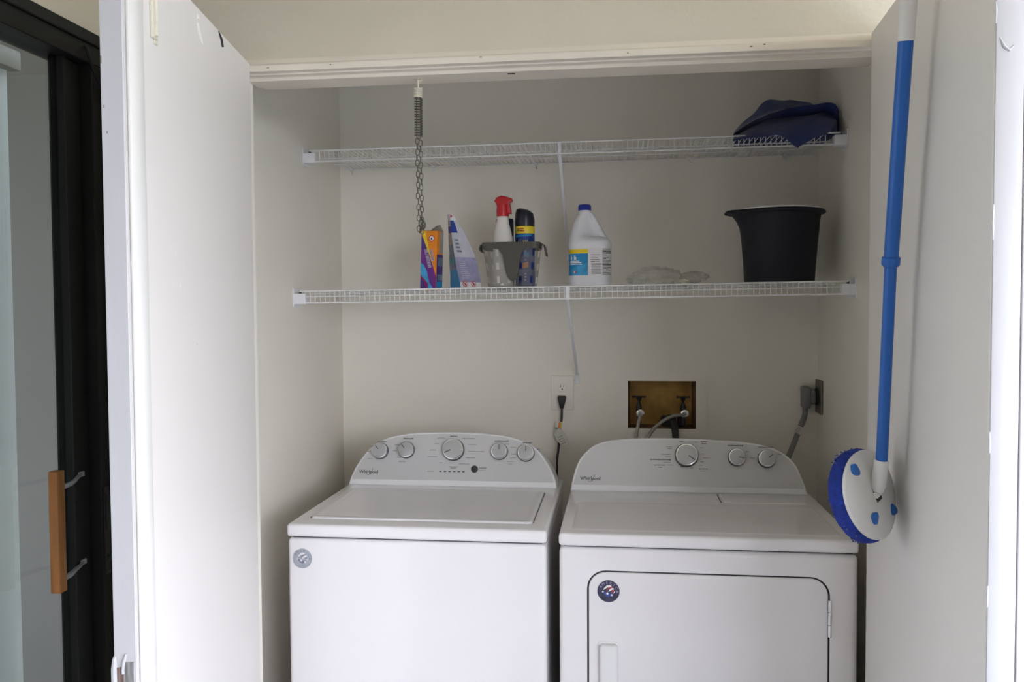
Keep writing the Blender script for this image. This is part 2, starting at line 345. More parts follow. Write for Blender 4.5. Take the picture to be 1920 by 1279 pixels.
# left leaf: local x runs from hinge to free edge, inner face at local y=0 (facing +X world), thickness to -y side
dl, wl = leaf('door_1', (-0.902, 2.045), (-0.775, 1.29), -1, 'white left closet door leaf standing open with bright edge strip')
TH = 0.040
m = MB(); m.box(0, wl-0.004, -TH, 0, 0.015, 2.085, 'door', 0.0015, 1); dlp = m.build('door_panel', dl)
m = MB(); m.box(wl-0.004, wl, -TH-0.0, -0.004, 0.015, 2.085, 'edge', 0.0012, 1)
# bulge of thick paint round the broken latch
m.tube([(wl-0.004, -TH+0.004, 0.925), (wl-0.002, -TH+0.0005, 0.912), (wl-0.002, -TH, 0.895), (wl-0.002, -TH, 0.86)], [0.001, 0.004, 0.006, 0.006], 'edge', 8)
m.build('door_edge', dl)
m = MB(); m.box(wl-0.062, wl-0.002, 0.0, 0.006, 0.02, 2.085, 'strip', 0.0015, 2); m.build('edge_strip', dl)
m = MB(); m.box(wl-0.001, wl+0.0012, -TH-0.003, -0.024, 0.80, 0.899, 'rotwood', 0.0006, 1); o = m.build('bare_wood_patch', dl); o['label'] = 'brown bare wood where the paint broke away'
m = MB(); m.box(wl-0.001, wl+0.0018, -0.022, -0.0075, 0.80, 0.9075, 'plate', 0.0008, 1); o = m.build('latch_plate', dl); o['label'] = 'worn grey metal latch plate'
m = MB()
m.tube([(wl+0.001, -0.020, 0.922), (wl+0.001, -0.024, 0.908), (wl+0.0015, -0.026, 0.895), (wl+0.0015, -0.0255, 0.889)], [0.0015, 0.0028, 0.0022, 0.0025], 'edge', 8)
for z, y, h in ((2.00, -0.037, 0.006), (1.87, -0.039, 0.02), (1.80, -0.036, 0.008), (1.76, -0.032, 0.006)): m.box(wl-0.0005, wl+0.0004, y, y+0.0016, z, z+h*0.6, 'dirt')
m.build('paint_chips', dl)
# old surface bolt near the free edge and scars, small black clip on the top edge
m = MB(); m.box(0.648-0.012, 0.672-0.012, 0, 0.006, 1.945, 2.09, 'cream', 0.002, 2); m.box(0.630, 0.645, 0, 0.003, 1.938, 1.965, 'cream', 0.001, 1); m.tube([(0.648, 0.007, 1.95), (0.648, 0.007, 2.088)], 0.003, 'cream', 8); m.build('painted_bolt', dl)
m = MB(); m.tube([(0.405, 0.0005, 2.052), (0.395, 0.001, 2.036), (0.375, 0.001, 2.020)], [0.002, 0.004, 0.0015], 'filler', 6)
m.tube([(0.402, 0.0005, 2.06), (0.400, 0.001, 2.072)], [0.003, 0.002], 'filler', 6)
for x, z, h in ((0.55, 1.58, 0.012), (0.53, 1.52, 0.009), (0.49, 1.45, 0.004), (0.44, 1.41, 0.004), (0.40, 1.34, 0.003)): m.box(x, x+0.004, -0.0002, 0.0006, z, z+h, 'filler')
m.build('filler_scar', dl)
m = MB(); m.tube([(0.262, 0.001, 2.082), (0.245, 0.0015, 2.070), (0.235, 0.0015, 2.056)], [0.001, 0.0032, 0.0026], 'black', 8); m.build('black_clip', dl)
# right leaf
dr, wr = leaf('door_2', (0.566, 2.045), (0.519, 1.28), 1, 'grey-shaded right closet door leaf standing open behind the scrubber')
m = MB(); TH = 0.046; m.box(0, wr-0.004, 0, TH, 0.015, 2.095, 'door', 0.0015, 1); m.build('door_panel', dr)
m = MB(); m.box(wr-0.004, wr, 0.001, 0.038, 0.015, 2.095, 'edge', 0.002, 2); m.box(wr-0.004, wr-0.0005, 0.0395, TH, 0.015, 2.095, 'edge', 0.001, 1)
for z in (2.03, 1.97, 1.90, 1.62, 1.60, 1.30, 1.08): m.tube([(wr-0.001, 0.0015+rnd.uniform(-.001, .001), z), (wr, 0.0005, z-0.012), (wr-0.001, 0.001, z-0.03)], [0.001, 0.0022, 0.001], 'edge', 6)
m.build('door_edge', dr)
m = MB()
m.tube([(wr+0.0003, 0.006, 1.85), (wr+0.0008, 0.012, 1.837), (wr+0.0008, 0.018, 1.832), (wr+0.0003, 0.024, 1.838)], [0.001, 0.0022, 0.0022, 0.001], 'edge', 6)
m.build('paint_blister', dr)

# ------------------------------------------------------------------ sliding glass door (left porch wall)
sd = thing('door_3', 'dark bronze sliding glass door left of the closet', 'door', (XS, 0, 0)); tag(sd, kind='structure')
def sb(name, bx, k, r=0.0, par=sd):
    m = MB(); m.box(*bx, k, r, 1); return m.build(name, par)
sb('head_track', (-0.085, 0.0, -0.3, 1.99, 2.052, 2.122), 'frame', 0.002)
sb('track_lip', (0.0, 0.010, -0.3, 1.99, 2.095, 2.122), 'frame', 0.002)
sb('jamb', (-0.085, 0.0, 1.880, 1.99, 0, 2.052), 'frame', 0.002)
sb('jamb_fin', (-0.03, 0.006, 1.916, 1.922, 0, 2.052), 'frame', 0.001)
sb('stile', (-0.055, -0.025, 1.818, 1.874, 0.02, 2.052), 'frame', 0.003)
sb('glazing_bead', (-0.060, -0.020, 1.808, 1.818, 0.02, 2.052), 'frame', 0.002)
sb('bottom_rail', (-0.055, -0.025, 0.0, 1.818, 0.02, 0.12), 'frame', 0.003)
sb('sill_track', (-0.085, 0.0, -0.3, 1.99, 0.0, 0.02), 'frame', 0.002)
sb('stile', (-0.055, -0.025, 0.62, 0.69, 0.12, 2.052), 'frame', 0.003)
sb('glass_pane', (-0.043, -0.038, 0.69, 1.808, 0.12, 2.052), 'glass')
sb('glass_pane', (-0.073, -0.068, -0.3, 0.66, 0.12, 2.052), 'glass')
# oak pull handle on offset brackets
hd = MB(); hd.box(0.012, 0.034, 1.673, 1.699, 0.876, 1.138, 'wood', 0.0025, 2); hd = hd.build('wooden_handle', sd); hd['label'] = 'honey oak pull bar'
for z0, dz in ((1.096, 0.004), (0.898, -0.004)):
    m = MB()
    P = catmull([(0.014, 1.704, z0), (0.014, 1.735, z0+dz*0.25), (0.002, 1.775, z0+dz*0.1), (-0.012, 1.812, z0+dz*0.9), (-0.024, 1.840, z0+dz)], 5)
    m.tube(P, [0.007-0.004*i/len(P) for i in range(len(P))], 'handle_metal', 8)
    m.box(0.004, 0.020, 1.694, 1.712, z0-0.008, z0+0.008, 'handle_metal', 0.002, 1)
    m.box(-0.026, -0.022, 1.832, 1.852, z0+dz-0.006, z0+dz+0.006, 'handle_metal', 0.001, 1)
    m.build('handle_bracket', hd)
m = MB(); m.box(-0.001, 0.0025, 1.888, 1.908, 0.850, 1.060, 'lock', 0.001, 1); m.box(0.001, 0.007, 1.892, 1.902, 0.955, 1.045, 'handle_metal' if False else 'lock', 0.001, 1)
m.tube([(0.001, 1.898, 0.89), (0.010, 1.898, 0.89)], 0.007, 'lock', 10); m.build('lock_plate', sd)
# vertical blind inside
vb = thing('vertical_blind', 'pale blue vertical blind behind the sliding glass at left edge', 'blind', (-1.5, 0, 0))
m = MB(); m.box(-0.05, 0.0, 0.2, 2.03, 2.085, 2.135, 'rail', 0.006, 2); m.build('headrail', vb)
for i in range(9):
    y = 2.005-i*0.083
    m = MB(); m.box(-0.026, -0.024, y-0.088, y, 0.05, 2.083, 'blind'); o = m.build('slat', vb)
    o.rotation_euler = (0, 0, 0)
# dark cable looped at the top of the jamb
m = MB(); m.tube(catmull([(XS+0.006, 1.85, 2.085), (XS+0.008, 1.875, 2.04), (XS+0.009, 1.90, 2.005), (XS+0.009, 1.93, 1.995), (XS+0.009, 1.965, 2.01), (XS+0.006, 1.985, 2.04)], 6), 0.004, 'frame', 8)
tag(m.build('door_cable'), 'thin black cable looped at the top corner of the sliding door', 'cable')

# ------------------------------------------------------------------ consoles
TILT = R(18)
def console(root, W_, outline, wdeck, zdeck, rim=0.0065, bot=0.019):
    """arched console: outline (u,v) on a face tilted back; returns face frame matrix (local x=u, z=v, y into console)"""
    F = Matrix.Translation((0, wdeck, zdeck)) @ Matrix.Rotation(-TILT, 4, 'X')
    arch = [tuple(p) for p in catmull([(a, b, 0) for a, b in outline], 6)]
    arch = [(p[0], p[1]) for p in arch]
    con = MB(); con.T = F
    poly = [(p[0], p[1]) for p in arch]
    con.prism(poly, 0.0, 0.05, 'plast', 0.004, 3); c0 = con.build('console', root)
    # rear housing, going straight back under the arch
    hz = MB(); ring0 = [tuple(F @ Vector((x, 0.045, z))) for x, z in poly]
    cx = W_/2
    ring1 = [(cx+(p[0]-cx)*0.99, wdeck+0.155, zdeck+(p[2]-zdeck)*0.93) for p in ring0]
    hz.loft([ring0, ring1], 'plast'); hz.build('console_back', root)
    # silver panel, inset from the outline
    cxm = W_/2; inner = []
    n = len(poly)
    for i, (x, z) in enumerate(poly):
        a = Vector(poly[max(i-1, 0)]); b = Vector(poly[min(i+1, n-1)]); t = (b-a).normalized(); nn = Vector((t.y, -t.x))
        q = Vector((x, z))+nn*rim
        inner.append((q.x, max(q.y, bot)))
    # keep bottom flat
    inner = [p for p in inner if p[1] > bot+1e-4]
    inner = [(inner[0][0]-0.001, bot)]+inner+[(inner[-1][0]+0.001, bot)]
    pm = MB(); pm.T = F; pm.prism(inner, -0.0012, 0.002, 'silver', 0.0004, 1); pm = pm.build('control_panel', c0)
    return F, c0
def make_knob(root, F, u, v, r, ang, big=False):
    T = F @ Matrix.Translation((u, -0.0012, v)) @ Matrix.Rotation(PI/2, 4, 'X')
    h = 0.024 if big else 0.020
    k = bpy.data.objects.new('knob', None)
    m = MB(); m.T = T
    m.lathe([(r*1.05, 0), (r*1.06, h*0.35), (r*0.99, h*0.7)], 'kdark', 36); m.lathe([(r*1.0, h*0.68), (r*1.0, h*0.86), (r*0.95, h*0.97), (r*0.88, h*0.985)], 'chrome', 36)
    o = m.build('knob', root)
    m = MB(); m.T = T; m.lathe([(r*0.9, h*0.90), (r*0.88, h*0.99), (r*0.80, h*1.01), (r*0.02, h*1.03)], 'knob', 36); m.build('knob_face', o)
    m = MB(); m.T = T @ Matrix.Rotation(R(ang), 4, 'Z'); m.box(r*0.18, r*0.84, -r*0.05, r*0.05, h*0.9, h*1.045, 'ink'); m.build('pointer', o)
    return o
def logo(m, x0, z, w):
    m.text('Whirlpool', w*0.225, 'ink', (x0+w/2, -0.0014, z), ext=0.0002, bold=0.00045)
    P = catmull([(x0+w*0.40, -0.0016, z-w*0.10), (x0+w*0.46, -0.0016, z-w*0.15), (x0+w*0.56, -0.0016, z-w*0.11), (x0+w*0.64, -0.0016, z+w*0.02), (x0+w*0.69, -0.0016, z+w*0.15), (x0+w*0.655, -0.0016, z+w*0.17)], 5)
    m.tube(P, 0.0006, 'ink', 6)

# ------------------------------------------------------------------ washer
WX, WY = -0.8845, 2.192; WW = 0.6985; ZD = 0.905; WD = 0.516
wa = thing('washing_machine', 'white top-loading washer with five-dial grey console on the left', 'washer', (WX, WY, 0))
m = MB(); m.box(0.001, WW-0.001, 0.0, 0.66, 0.03, 0.866, 'enamel', 0.010, 3); m.build('cabinet', wa)
m = MB(); m.box(0.012, WW-0.012, 0.012, 0.64, 0.86, 0.872, 'dark'); m.build('seam_shade', wa)  # dark fill stands in for shade inside the deck seam
for fx in (0.06, WW-0.06):
    for fy in (0.06, 0.60):
        m = MB(); m.lathe([(0.022, 0), (0.022, 0.012), (0.012, 0.016), (0.012, 0.032)], 'black', 14, fx, fy); m.build('foot', wa)
m = MB(); m.box(-0.001, WW+0.001, -0.004, 0.675, 0.870, ZD, 'enamel', 0.009, 3); dk = m.build('top_deck', wa)
LX0, LX1, LY0, LY1 = 0.040, 0.655, 0.064, 0.460
cm = MB()
pts = rrect(LX0-0.003, LX1+0.003, LY0-0.003, LY1+0.003, 0.018)
n = len(pts); cm.add([(x, y, ZD-0.016) for x, y in pts]+[(x, y, ZD+0.02) for x, y in pts], [tuple(range(n))[::-1], tuple(range(n, 2*n))]+[(i, (i+1) % n, (i+1) % n+n, i+n) for i in range(n)], 'enamel')
cut(dk, cm.build('c'))
m = MB(); pts = rrect(LX0, LX1, LY0, LY1, 0.016)
rings = []
for dz, ins in ((-0.014, 0), (-0.001, 0), (0.003, 0.0015), (0.0042, 0.005), (0.0035, 0.012), (0.0015, 0.026)):
    q = rrect(LX0+ins, LX1-ins, LY0+ins, LY1-ins, max(0.016-ins*0.3, 0.008)); rings.append([(x, y, ZD+dz) for x, y in q])
m.loft(rings, 'enamel'); m.build('lid', wa)
m = MB(); m.box(LX0-0.0028, LX1+0.0028, LY0+0.004, LY1+0.0028, ZD-0.0155, ZD-0.003, 'dark'); m.build('lid_gap_shade', wa)  # dark filler paints the shade in the gap round the lid
ol = [(0.004, 0.0), (0.010, 0.025), (0.026, 0.062), (0.045, 0.092), (0.076, 0.130), (0.11, 0.150), (0.15, 0.163), (0.219, 0.1735), (0.344, 0.178), (0.468, 0.1735), (0.539, 0.163), (0.585, 0.148), (0.62, 0.128), (0.650, 0.092), (0.672, 0.055), (0.685, 0.02), (0.688, 0.0)]
F, c0 = console(wa, WW, ol, WD, ZD)
for u, v, r, a, b in ((0.104, 0.1114, 0.0262, 130, 0), (0.192, 0.1155, 0.0262, 130, 0), (0.349, 0.1185, 0.0345, 205, 1), (0.5004, 0.1150, 0.0262, 90, 0), (0.5875, 0.1110, 0.0262, 88, 0)):
    make_knob(c0, F, u, v, r, a, b)
m = MB(); m.T = F @ Matrix.Translation((0.4206, -0.0012, 0.0572)) @ Matrix.Rotation(PI/2, 4, 'X'); m.lathe([(0.0115, 0), (0.0112, 0.003), (0.009, 0.004), (0.002, 0.0035)], 'lock', 24); o = m.build('start_button', c0); o['label'] = 'round dark grey start button'
m = MB(); m.T = F; logo(m, 0.0355, 0.0425, 0.068); m.build('maker_logo', c0)
m = MB(); m.T = F
for i in range(6): m.box(0.3085+i*0.0152-0.004, 0.3085+i*0.0152+0.004, -0.0018, -0.001, 0.0465, 0.0500, 'kdark')
y = -0.0012
for u, v, w, h, k in ((0.092, 0.1420, 0.028, 0.0040, 'ink'), (0.178, 0.1520, 0.034, 0.0045, 'ink'), (0.335, 0.1610, 0.024, 0.0050, 'ink'), (0.483, 0.1480, 0.046, 0.0045, 'ink'), (0.576, 0.1430, 0.028, 0.0045, 'ink'),
    (0.068, 0.126, 0.012, .003, 'ink2'), (0.060, 0.108, 0.010, .003, 'ink2'), (0.062, 0.084, 0.018, .003, 'ink2'), (0.150, 0.131, 0.016, .003, 'ink2'), (0.145, 0.112, 0.014, .003, 'ink2'), (0.160, 0.090, 0.016, .003, 'ink2'), (0.168, 0.076, 0.022, .0035, 'ink2'),
    (0.292, 0.156, 0.026, .003, 'ink2'), (0.284, 0.137, 0.016, .003, 'ink2'), (0.268, 0.116, 0.022, .003, 'ink2'), (0.264, 0.094, 0.030, .003, 'ink2'), (0.302, 0.074, 0.012, .003, 'ink2'),
    (0.376, 0.156, 0.042, .003, 'ink2'), (0.395, 0.136, 0.030, .003, 'ink2'), (0.398, 0.113, 0.052, .003, 'ink2'), (0.390, 0.092, 0.032, .003, 'ink2'), (0.368, 0.072, 0.036, .003, 'ink2'),
    (0.266, 0.0465, 0.020, .003, 'ink2'), (0.336, 0.062, 0.030, .003, 'ink2'), (0.342, 0.058, 0.018, .003, 'ink'), (0.436, 0.0595, 0.024, .0035, 'ink'), (0.436, 0.053, 0.020, .002, 'ink2'),
    (0.513, 0.139, 0.018, .003, 'ink2'), (0.536, 0.128, 0.018, .003, 'ink2'), (0.540, 0.106, 0.014, .003, 'ink2'), (0.536, 0.094, 0.018, .003, 'ink2'), (0.524, 0.082, 0.024, .003, 'ink2'), (0.528, 0.075, 0.016, .002, 'ink2'), (0.622, 0.124, 0.008, .003, 'ink2')):
    smudge(m, u, v, w, h, y, k)
m.build('printed_markings', c0)['kind'] = 'stuff'
def badge(root, x, z, r, disc, dk, redk):
    o = MB(); o.prism(disc_poly(x, z, r), -0.0012, 0.0005, disc); b = o.build('sticker', root)
    m = MB()
    def curve(a0, z0, a1, z1, bend, w0, w1, k):
        P = catmull([(x+a0*r, 0, z+z0*r), (x+(a0+a1)/2*r, 0, z+((z0+z1)/2+bend)*r), (x+a1*r, 0, z+z1*r)], 5)
        vs = []; n = len(P)
        for i, p in enumerate(P):
            w = (w0+(w1-w0)*math.sin(PI*(i+0.6)/(n+0.5)))*r; vs += [(p.x, -0.0016, p.z-w), (p.x, -0.0016, p.z+w)]
        m.add(vs, [(2*i, 2*i+2, 2*i+3, 2*i+1) for i in range(n-1)], k)
    curve(-0.46, 0.16, 0.27, 0.47, 0.13, 0.03, 0.11, 'white'); curve(0.0, 0.0, 0.48, 0.24, 0.08, 0.03, 0.10, 'white')
    curve(-0.20, 0.06, 0.36, 0.38, 0.10, 0.01, 0.06, redk); curve(0.25, -0.10, 0.52, 0.10, 0.04, 0.01, 0.07, redk)
    curve(0.44, -0.16, 0.58, 0.0, 0.02, 0.02, 0.06, 'white')
    curve(-0.55, 0.02, 0.42, -0.24, -0.24, 0.05, 0.16, 'blue' if disc == 'badge' else dk)
    for sx, sz, sr in ((-0.50, -0.04, 0.12), (-0.10, -0.20, 0.16), (0.30, -0.33, 0.14)):
        st_ = []
        for i in range(10):
            q = PI/2+i*PI/5; rr = sr*(1 if i % 2 == 0 else 0.45)*r; st_.append((x+sx*r+rr*math.cos(q), -0.0020, z+sz*r+rr*math.sin(q)))
        m.add(st_+[(x+sx*r, -0.0020, z+sz*r)], [(i, (i+1) % 10, 10) for i in range(10)], 'white')
    m.build('flag_emblem', b, smooth=False)
    m = MB()
    for i, ch in enumerate('AMERICA'):
        q = R(150-i*25); px, pz = x+0.78*r*math.cos(q), z+0.78*r*math.sin(q)
        m.text(ch, r*0.36, dk, (px, -0.0016, pz), Matrix.Rotation(-(q-PI/2), 4, 'Y') @ Matrix.Rotation(PI/2, 4, 'X'), ext=0.0001)
    m.build('ring_lettering', b, smooth=False)
    return b
badge(wa, 0.0415, 0.8120, 0.0270, 'badgesilver', 'badgedk', 'badgedk')

# ------------------------------------------------------------------ dryer
DX, DY = -0.1523, 2.173; DW = 0.7366; DD = 0.511
dy = thing('clothes_dryer', 'white dryer with three-dial console and round-cornered front door', 'dryer', (DX, DY, 0))
m = MB(); m.box(0.0, DW, 0.0, 0.68, 0.03, 0.868, 'enamel', 0.014, 4); cab = m.build('cabinet', dy)
GX0, GX1, GZ0, GZ1, GR = 0.071, 0.669, 0.20, 0.811, 0.048
def rtall(ins): return rrect(GX0+ins, GX1-ins, GZ0+ins, GZ1-ins, GR-ins, 8)
cm = MB(); cm.prism(rtall(0), -0.05, 0.012, 'enamel'); cut(cab, cm.build('c'))
m = MB(); m.prism(rtall(0.0002), 0.0045, 0.0119, 'dark'); m.build('door_gap_shade', dy)  # dark slab near the surface, shade of the door gap as colour
m = MB(); m.prism(rtall(0.0045), -0.0015, 0.0118, 'enamel', 0.003, 3); dd = m.build('door', dy)
m = MB(); m.prism(rrect(0.098, 0.1505, 0.30, 0.629, 0.010), -0.0035, -0.001, 'enamel', 0.001, 2)
m.prism(rrect(0.103, 0.1495, 0.305, 0.624, 0.008), -0.020, -0.003, 'plast', 0.006, 3); m.build('door_handle', dd)
m = MB()
for i in range(3): m.tube([(GX1-0.0015, -0.004, 0.664+i*0.031), (GX1-0.0015, -0.004, 0.664+i*0.031+0.0295)], 0.0042, 'chrome', 12)
m.build('hinge', dy)
badge(dd, 0.1255, 0.7585, 0.0282, 'badge', 'lav', 'redprint').location.y = -0.0015
m = MB(); m.box(0.012, DW-0.012, 0.012, 0.66, 0.862, 0.876, 'dark'); m.build('seam_shade', dy)  # same dark seam fill, shade put in as colour
for fx in (0.06, DW-0.06):
    for fy in (0.06, 0.62):
        m = MB(); m.lathe([(0.022, 0), (0.022, 0.012), (0.012, 0.016), (0.012, 0.032)], 'black', 14, fx, fy); m.build('foot', dy)
m = MB(); m.box(-0.001, DW+0.001, -0.004, 0.69, 0.8715, ZD, 'enamel', 0.009, 3); m.build('top_deck', dy)
# pressed top: shallow raised field with lint screen lid at the rear right
m = MB()
fld = catmull([(0.03, 0.045, 0), (0.707, 0.045, 0)], 1)
rings = []
for dz, ins in ((-0.001, 0), (0.0012, 0.006), (0.0016, 0.012)):
    q = rrect(0.028+ins, DW-0.028-ins, 0.03+ins, 0.355-ins, 0.02); rings.append([(x, y, ZD+dz) for x, y in q])
m.loft(rings, 'enamel'); m.build('raised_top_panel', dy)
m = MB()
rings = []
for dz, ins in ((-0.001, 0), (0.0015, 0.001), (0.0022, 0.003)):
    q = rrect(0.456+ins, 0.694-ins, 0.385+ins, 0.498-ins, 0.006); rings.append([(x, y, ZD+dz) for x, y in q])
m.loft(rings, 'enamel'); lint = m.build('lint_screen_lid', dy)
m = MB(); m.box(0.449, 0.4525, 0.385, 0.498, ZD-0.0005, ZD+0.0008, 'kdark'); m.build('lid_gap', lint)
ol = [(0.001, 0.0), (0.004, 0.022), (0.0095, 0.045), (0.018, 0.075), (0.032, 0.103), (0.056, 0.131), (0.083, 0.149), (0.118, 0.160), (0.165, 0.1665), (0.22, 0.1695), (0.29, 0.171), (0.36, 0.1705), (0.43, 0.1685), (0.50, 0.165), (0.545, 0.161), (0.59, 0.154), (0.63, 0.142), (0.665, 0.122), (0.69, 0.096), (0.704, 0.066), (0.716, 0.03), (0.723, 0.0)]
F, c1 = console(dy, DW, ol, DD, ZD, bot=0.0200)
for u, v, r, a, b in ((0.362, 0.1161, 0.0345, -35, 1), (0.5151, 0.1118, 0.0262, -10, 0), (0.6052, 0.1083, 0.0262, 35, 0)):
    make_knob(c1, F, u, v, r, a, b)
m = MB(); m.T = F; logo(m, 0.0295, 0.039, 0.067); m.build('maker_logo', c1)
m = MB(); m.T = F
for u, v, w, h, k in ((0.342, 0.1580, 0.012, .0035, 'ink'), (0.388, 0.157, 0.010, .003, 'ink2'), (0.407, 0.159, 0.020, .0035, 'ink'), (0.410, 0.1530, 0.014, .003, 'ink'), (0.405, 0.139, 0.012, .003, 'ink2'), (0.408, 0.120, 0.010, .003, 'ink2'), (0.412, 0.108, 0.022, .003, 'ink2'),
    (0.405, 0.095, 0.010, .0035, 'ink'), (0.402, 0.084, 0.008, .003, 'ink2'), (0.400, 0.073, 0.026, .0035, 'ink'), (0.404, 0.067, 0.016, .0025, 'ink2'), (0.344, 0.079, 0.012, .004, 'ink'), (0.372, 0.076, 0.010, .003, 'ink2'),
    (0.300, 0.141, 0.020, .003, 'ink2'), (0.304, 0.135, 0.014, .003, 'ink2'), (0.284, 0.117, 0.030, .003, 'ink2'), (0.296, 0.109, 0.018, .003, 'ink2'), (0.250, 0.0995, 0.058, .004, 'ink'), (0.290, 0.0915, 0.024, .003, 'ink2'), (0.262, 0.083, 0.034, .0035, 'ink'), (0.275, 0.0765, 0.012, .003, 'ink'), (0.302, 0.084, 0.020, .003, 'ink2'),
    (0.490, 0.1470, 0.046, .0045, 'ink'), (0.582, 0.1430, 0.046, .0045, 'ink2'), (0.543, 0.129, 0.012, .003, 'ink2'), (0.556, 0.110, 0.014, .003, 'ink2'), (0.640, 0.122, 0.012, .003, 'ink2')):
    smudge(m, u, v, w, h, -0.0012, k)
m.prism(disc_poly(0.311, 0.1015, 0.0028, 10), -0.0017, -0.0012, 'ink')
m.build('printed_markings', c1)['kind'] = 'stuff'

# ------------------------------------------------------------------ wire shelves
def wire_shelf(label, yf, zl, zr, lip, brace_x, foot_z, midrod, bx):
    L_ = XR-XL
    ang = math.atan2(zr-zl, L_)
    T = Matrix.Translation((XL, 0, zl)) @ Matrix.Rotation(-ang, 4, 'Y')
    root = thing('wire_shelf', label, 'shelf', mtx=T, group=None)
    sp = 0.01632; n = int((L_-0.075)/sp)
    w = MB(); w.tube([(0, YB-0.012, 0.0), (0, (yf+YB)/2, 0), (0, yf+0.004, 0), (0, yf, -0.003), (0, yf, -lip)], 0.0014, 'wire', 6)
    o0 = w.build('deck_wire', root); o0.location = (0.040, 0, 0)
    for i in range(1, n):
        c = o0.copy(); c.location = (0.040+i*sp, 0, 0); C.objects.link(c); c.parent = root
    rods = [(yf-0.002, -0.0005, 0.0026), (yf-0.0025, -lip, 0.0028), (YB-0.014, -0.003, 0.0024)]
    k = 3
    for j in range(1, k): rods.append((yf+(YB-0.014-yf)*j/k, -0.004, 0.0022))
    if midrod: rods.append((yf-0.0015, -lip*0.48, 0.0018))
    for y_, z_, r_ in rods:
        m = MB(); m.tube([(0.022, y_, z_), (L_-0.022, y_, z_)], r_, 'wire', 8); m.build('cross_rod', root)
    for side in (0, 1):
        m = MB(); x0, x1 = (0.001, 0.042) if side == 0 else (L_-0.042, L_-0.001)
        m.box(x0, x1, yf-0.010, yf+0.022, -lip-0.004, -0.008, 'bracket', 0.002, 2)
        xa, xb = (0.0005, 0.005) if side == 0 else (L_-0.005, L_-0.0005)
        m.box(xa, xb, yf-0.012, yf+0.05, -lip-0.012, 0.010, 'bracket', 0.001, 1)
        m.tube([((x0+x1)/2, yf+0.004, -0.008), ((x0+x1)/2, yf+0.004, -0.001)], 0.004, 'lock', 8)
        m.build('end_bracket', root)
    for cx_ in bx:
        m = MB(); m.box(cx_-0.006, cx_+0.006, YB-0.018, YB-0.0005, -0.006, 0.004, 'bracket', 0.001, 1); m.tube([(cx_, YB-0.004, -0.012), (cx_+0.004, YB-0.010, -0.02)], 0.003, 'bracket', 6); m.build('wall_clip', root)
    bxl = brace_x-XL
    top = Vector((bxl, yf+0.012, -lip-0.002)); foot = Vector((bxl+0.004, YB-0.006, foot_z-zl))
    d = (foot-top); m = MB()
    m.T = Matrix.Translation(top) @ d.to_track_quat('Z', 'X').to_matrix().to_4x4()
    m.box(-0.002, 0.002, -0.0052, 0.0052, 0, d.length, 'bracket', 0.0015, 1); m.T = Matrix.Identity(4)
    m.box(bxl-0.005, bxl+0.013, YB-0.004, YB-0.0003, foot_z-zl-0.032, foot_z-zl+0.008, 'bracket', 0.0015, 1)
    m.tube([(bxl+0.004, YB-0.003, foot_z-zl-0.018), (bxl+0.004, YB-0.006, foot_z-zl-0.018)], 0.0035, 'chrome', 8)
    m.box(bxl-0.005, bxl+0.006, yf-0.004, yf+0.012, -lip-0.004, 0.002, 'bracket', 0.001, 1)
    m.build('support_brace', root)
    return root, T
ZS1, ZS2 = 1.538, 1.555
sh1, T1 = wire_shelf('lower white wire shelf holding the bleach jug and bucket', 2.660, ZS1, ZS2, 0.038, -0.158, 1.225, True, (0.35, 0.85, 1.35))
sh2, T2 = wire_shelf('upper white wire shelf holding only the navy cloth', 2.765, 2.005, 2.014, 0.036, -0.188, 1.682, False, (0.045, 0.36, 0.74, 1.29, 1.62))
def zs(x): return ZS1+(ZS2-ZS1)*(x-XL)/(XR-XL)+0.0022
def zs_up(x): return 2.005+0.009*(x-XL)/(XR-XL)+0.0022

# ------------------------------------------------------------------ door chain with spring
ch = thing('door_chain', 'steel spring and doubled chain hanging from the head casing', 'chain', (-0.5, YO+0.075, 2.055))
m = MB(); m.lathe([(0.012, -0.001), (0.012, 0.0)], 'cream', 14); m.tube([(0, 0, 0), (0, 0, -0.022)], 0.0028, 'cream', 8); m.tube([(0.002, 0, -0.004), (0.012, 0, -0.002)], 0.0022, 'cream', 6); m.build('screw_eye', ch)
def helix(r, z0, z1, turns, k, name, wr):
    m = MB(); N = int(turns*14); m.tube([(r*math.cos(2*PI*i/14), r*math.sin(2*PI*i/14), z0+(z1-z0)*i/N) for i in range(N+1)], wr, k, 5); return m.build(name, ch)
helix(0.0095, -0.020, -0.044, 5, 'cream', 'painted_coils', 0.0021)['label'] = 'top coils coated in cream paint'
helix(0.0093, -0.044, -0.142, 15, 'steel', 'spring', 0.0016)
m = MB(); 
for s_ in (-1, 1): m.tube([(s_*0.0045, 0, -0.022), (s_*0.0045, 0, -0.146), (s_*0.0015, 0, -0.150)], 0.0011, 'steel', 6)
m.build('plunger_wire', ch)
lk = MB(); P = []
for i in range(20):
    q = 2*PI*i/20; P.append((0.0042*math.cos(q), 0, 0.0078*(1 if math.sin(q) > 0 else -1)*abs(math.sin(q))**0.6+0))
lk.tube(P, 0.0011, 'steel', 6, closed=True); l0 = lk.build('link', ch)
first = True
for s_, x in ((0, -0.0045), (1, 0.0045)):
    for i in range(17):
        z = -0.153-i*0.0138-(0.006 if s_ else 0)
        if z < -0.385: break
        c = l0 if first else l0.copy()
        if not first: C.objects.link(c); c.parent = ch
        first = False
        c.location = (x+rnd.uniform(-.001, .001)+0.0006*i*0.3, rnd.uniform(-.001, .001), z); c.rotation_euler = (0, rnd.uniform(-.12, .12), (R(20) if i % 2 == 0 else R(95))+rnd.uniform(-.15, .15))
